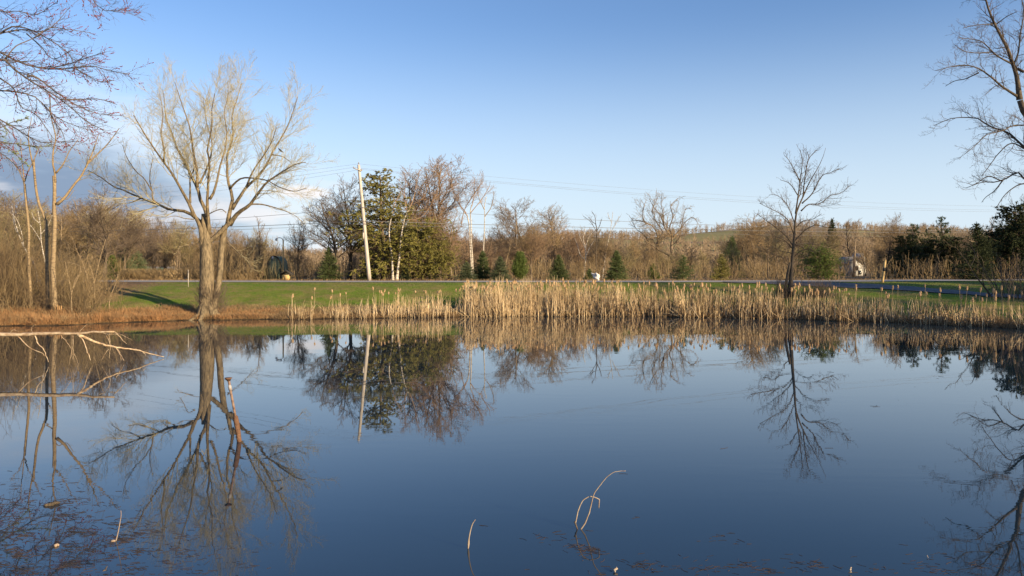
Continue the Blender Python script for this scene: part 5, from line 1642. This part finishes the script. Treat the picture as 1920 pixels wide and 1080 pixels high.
D0 = 21.8
base = np.array([-19.0, 21.6, 0.0])
root = thing('fallen_branch', 'long bleached dead branch reaching over the water from the left bank', 'branch', base)
g = Geo()
main = [(-900, 190), (-400, 200), (0, 208), (200, 212), (400, 203), (620, 195), (820, 200), (1000, 182), (1210, 180)]
Pm = np.array([WB(p, D0) for p in main]) - base
curve_tube(g, Pm, .09, .022, 30, 8, 1, .008)
obj('main_limb', g.mesh('main_limb', M['dead_wood'], True), root)
g = Geo()
arm = [((820, 205), 21.8), ((900, 240), 21.9), ((1040, 300), 22.3), ((1230, 345), 22.7), ((1440, 375), 23.0), ((1600, 415), 23.2), ((1740, 450), 23.35)]
curve_tube(g, np.array([WB(p, d) for p, d in arm]) - base, .042, .010, 26, 7, 2, .006)
obj('branch', g.mesh('branch', M['dead_wood'], True), root)
subs = [([(1210, 180), (1250, 210), (1290, 260), (1340, 310)], .025, .008), ([(1050, 185), (1150, 205), (1240, 205)], .016, .01),
        ([(825, 215), (880, 270), (910, 350), (940, 430), (960, 488)], .035, .014), ([(640, 215), (700, 280), (745, 350), (760, 400), (740, 600 - 110)], .014, .006),
        ([(775, 220), (772, 330), (775, 410), (768, 480)], .014, .006), ([(1110, 195), (1140, 250), (1165, 300), (1165, 380), (1160, 470)], .014, .006),
        ([(1130, 200), (1160, 240), (1168, 300)], .01, .006), ([(1230, 350), (1260, 400), (1290, 440), (1312, 488)], .018, .009),
        ([(1240, 355), (1275, 420), (1280, 490)], .012, .006), ([(1150, 360), (1110, 420), (1072, 488)], .012, .006),
        ([(370, 215), (400, 300), (460, 360), (490, 440), (515, 500)], .03, .012), ([(180, 215), (250, 290), (290, 330), (360, 370), (450, 410), (470, 440)], .03, .009),
        ([(840, 180), (880, 140), (922, 100)], .014, .005), ([(1510, 395), (1535, 420), (1542, 438)], .01, .005), ([(1430, 372), (1442, 358)], .008, .006),
        ([(780, 400), (820, 500), (850, 590)], .009, .004), ([(100, 200), (140, 160), (200, 180)], .012, .005), ([(350, 190), (330, 140), (380, 100)], .01, .004),
        ([(1245, 205), (1290, 215), (1400, 270)], .008, .004)]
for i, (pp, r0, r1) in enumerate(subs):
    g = Geo()
    n_ = len(pp); d_ = D0 + .9 * max(0, (pp[0][0] - 820) / 900)
    P_ = np.array([WB(p, d_) for p in pp]) - base
    curve_tube(g, P_, r0 * .62, r1 * .7, 14, 5, i, .006)
    obj('side_branch', g.mesh('side_branch', M['dead_wood'], True), root)

# rusty capped pipe leaning out of the water
D = 12.02
b = W(446, 828, D); b[2] = 0
V8 = cr(340, 640, 3.375)
root = thing('rusty_pipe', 'rusty capped pipe with a grey sleeve leaning out of the water before the willow reflection', 'pipe', b)


def VP(x_, y_): 
    q = V8([(x_, y_)])[0]
    return W(q[0], q[1], D) - b


p_b, p_m, p_t = VP(366, 632), VP(343, 482), VP(298, 242)
dn = norm(p_b - p_m)
g = Geo().tubes(np.array([[p_b + dn * .6, p_b, VP(362, 590), VP(352, 530), VP(343, 480), VP(341, 472)]]), np.array([[.038, .038, .038, .043, .04, .03]]), 12)
obj('lower_sleeve', g.mesh('lower_sleeve', M['rust'], True), root)
g = Geo().tubes(np.array([[VP(343, 480), VP(330, 410), VP(311, 310), VP(303, 262), VP(299, 246)]]), np.full((1, 5), .02), 10)
obj('upper_pipe', g.mesh('upper_pipe', M['pipe_old'], True), root)
g = Geo().tubes(np.array([[VP(312, 312), VP(310, 305), VP(306, 285), VP(304, 276)]]), np.array([[.021, .028, .028, .021]]), 12)
obj('collar', g.mesh('collar', M['metal_grey'], True), root)
g = Geo().tubes(np.array([[VP(301, 252), VP(299, 240), VP(298, 236), VP(298, 230)]]), np.array([[.024, .04, .06, .058]]), 14)
obj('cap', g.mesh('cap', M['rust'], True), root)

# bent pale stems
D = 7.97
b = W(1089, 993, D); b[2] = 0
T4 = cr(1000, 860, 4.908)


def PT(pts, D, b):
    return np.array([W(*q, D) for q in T4(pts)]) - b


root = thing('bent_stem', 'two looping pale stems rising from the water in the foreground', 'stem', b)
g = curve_tube(Geo(), np.concatenate([PT([(430, 680), (437, 652), (480, 585), (515, 490), (540, 390), (560, 320), (610, 250), (670, 175), (730, 130), (790, 115), (850, 113)], D, b)]), .0085, .003, 40, 7, 1, .001)
obj('long_stem', g.mesh('long_stem', M['twig_pale'], True), root)
g = curve_tube(Geo(), PT([(388, 600), (395, 560), (415, 470), (450, 395), (490, 360), (525, 348), (570, 358), (607, 374)], D + .03, b), .0075, .005, 30, 7, 2, .001)
g.tubes(PT([(607, 374), (605, 410), (602, 455)], D + .03, b)[None], np.array([[.006, .006, .005]]), 6)
obj('looped_stem', g.mesh('looped_stem', M['twig_pale'], True), root)
g = Geo()
for pp in ([(380, 578), (395, 620), (410, 660), (420, 680)], [(378, 680), (405, 660), (430, 656)], [(430, 655), (450, 675), (470, 700)], [(430, 660), (490, 665)]):
    P_ = PT(pp, D, b)
    g.tubes(P_[None], np.linspace(.009, .006, len(pp))[None], 6)
obj('root', g.mesh('root', M['dark_bark'], True), root)

D = 7.42
b = W(878, 1027, D); b[2] = 0
T3 = cr(640, 700, 2.842)
P_ = np.array([W(*q, D) for q in T3([(672, 960), (676, 930), (680, 880), (690, 830), (700, 800), (715, 779)])]) - b
root = thing('short_stick', 'short pale stick poking up from the water left of the looping stems', 'stick', b)
g = Geo().tubes(spline(P_, 16)[None], (np.array([.006, .007, .009, .013, .016, .014, .01, .009, .009, .009, .008, .008, .008, .007, .006, .004]))[None] * .72, 7)
obj('stem', g.mesh('stem', M['twig_pale'], True), root)

D = 7.62
b = W(214, 1016, D); b[2] = 0
T5 = cr(0, 900, 4.8)
P_ = np.array([W(*q, D) for q in T5([(1025, 575), (1045, 540), (1065, 460), (1080, 380), (1090, 320), (1088, 275)])]) - b
root = thing('short_stick', 'thin curved pale stick standing in the weeds at lower left', 'stick', b)
obj('stem', Geo().tubes(spline(P_, 16)[None], np.linspace(.006, .0035, 16)[None], 6).mesh('stem', M['twig_pale'], True), root)
bm = bmesh.new(); bmesh.ops.create_icosphere(bm, subdivisions=2, radius=.02)
for v in bm.verts: v.co.x *= 1.2; v.co.z *= .6
me = bpy.data.meshes.new('knob'); bm.to_mesh(me); bm.free(); me.materials.append(M['leaf_pale'])
obj('knob', me, root, loc=W(212, 1016, D) - b + np.array([0, 0, .01]))


def chip(name, label, cat, px_, py_, L_, wd_, m, rz, up=.03, seed=0):
    D = H * F / (py_ - HY)
    c = W(px_, py_, D); c[2] = 0
    rng = np.random.default_rng(seed)
    K = 7; s = np.linspace(-1, 1, K)
    P = np.stack([s * L_ / 2, rng.normal(size=K) * wd_ * .3, up * (.3 + .7 * (s + 1) / 2) + rng.normal(size=K) * wd_ * .1], 1)
    g = Geo().tubes(P[None], (wd_ / 2 * np.sqrt(1.05 - s ** 2))[None], 7)
    props(obj(name, g.mesh(name, M[m], True), loc=c, rz=rz), label, cat)


chip('floating_leaf', 'small pale curled leaf floating in the weeds at lower left', 'leaf', 105, 1024, .055, .035, 'leaf_pale', .3, .01, 1)
chip('driftwood', 'dark wet stub of driftwood floating at left below the branch reflection', 'driftwood', 97, 947, .17, .05, 'dark_bark', .5, .02, 2)
chip('stick_end', 'pale cut stick end breaking the water at the bottom right edge', 'stick', 1594, 1074, .06, .016, 'twig_pale', 1.0, .045, 3)
chip('stick_end', 'mottled tan stick end breaking the water at the bottom centre', 'stick', 1154, 1072, .07, .022, 'twig_pale', 1.2, .03, 4)
chip('stick_end', 'tiny tan stick end near the lower right corner', 'stick', 1739, 1046, .03, .009, 'twig_pale', 1.2, .02, 5)
chip('stick_end', 'tiny dark stub with a pale tip at the bottom left', 'stick', 198, 1072, .06, .014, 'dark_bark', 1.4, .04, 6)

# floating weeds
rng = np.random.default_rng(900)
cx, cy, sx_, sy_, cn = [], [], [], [], []
for (px_, py_, w_, h_, c_) in [(60, 985, 90, 45, 1300), (170, 1040, 110, 40, 1500), (30, 1050, 70, 40, 600), (260, 1005, 60, 18, 420), (340, 1060, 80, 20, 260), (120, 950, 60, 14, 160), (1045, 1012, 26, 9, 90), (1100, 1030, 17, 8, 110),
                            (1200, 1060, 40, 10, 170), (1365, 1012, 16, 5, 50), (1385, 1065, 110, 10, 300), (1500, 1055, 40, 8, 110), (1780, 1060, 70, 12, 180), (1190, 968, 8, 2, 8), (1550, 760, 60, 60, 14), (1360, 838, 14, 3, 6), (1650, 762, 10, 1.5, 6), (1740, 690, 90, 20, 14), (920, 988, 12, 3, 10), (1170, 888, 8, 2, 5)]:
    cx.append(rng.normal(px_, w_, c_)); cy.append(rng.normal(py_, h_, c_))
px = np.concatenate(cx); py = np.concatenate(cy); k_ = (py > 640) & (py < 1110) & (rng.uniform(size=len(px)) < .12 + .9 * np.clip(fbm(px, py * 2.2, .045) * 1.6, 0, 1)); px, py = px[k_], py[k_]
D = H * F / (py - HY); n = len(px)
c = np.stack([(px - 960) / F * D, D, np.full(n, .001)], 1)
a = rng.normal(0, .6, n); L_ = rng.uniform(.02, .11, n) * (D / 7.5) ** .8
K = 4; s = np.linspace(-.5, .5, K)
curl = rng.normal(size=n) * .35
P = c[:, None] + np.stack([np.cos(a)[:, None] * s * L_[:, None] - np.sin(a)[:, None] * curl[:, None] * (s ** 2) * L_[:, None], np.sin(a)[:, None] * s * L_[:, None] + np.cos(a)[:, None] * curl[:, None] * (s ** 2) * L_[:, None], np.zeros((n, K))], -1)
R = np.repeat((rng.uniform(.0012, .0032, n) * (D / 7.5) ** .5)[:, None], K, 1)
props(obj('floating_weeds', Geo().tubes(P, R, 3, False).mesh('floating_weeds', M['weed'])), 'thin brown weeds and scum floating on the near water', 'weeds', kind='stuff')

# broken reed litter and a pale stump at the shore
b = W(109, 591, 39.6); b[2] = gz(b[0], b[1])
g = Geo()
rng = np.random.default_rng(12)
for k in range(9):
    a = rng.uniform(0, 6.28); r_ = rng.uniform(0, .14)
    g.tubes(np.array([[(math.cos(a) * r_, math.sin(a) * r_, -.05), (math.cos(a) * r_ * 1.1, math.sin(a) * r_ * 1.1, rng.uniform(.2, .35)), (math.cos(a) * r_ * 1.3, math.sin(a) * r_ * 1.3, rng.uniform(.3, .6))]]), np.array([[.06, .045, .008]]), 6)
props(obj('stump', g.mesh('stump', M['stump_wood'], True), loc=b), 'splintered orange stump at the foot of the tallest young tree', 'stump')
print('faces', sum(len(m_.polygons) for m_ in bpy.data.meshes), 'objects', len(bpy.data.objects))
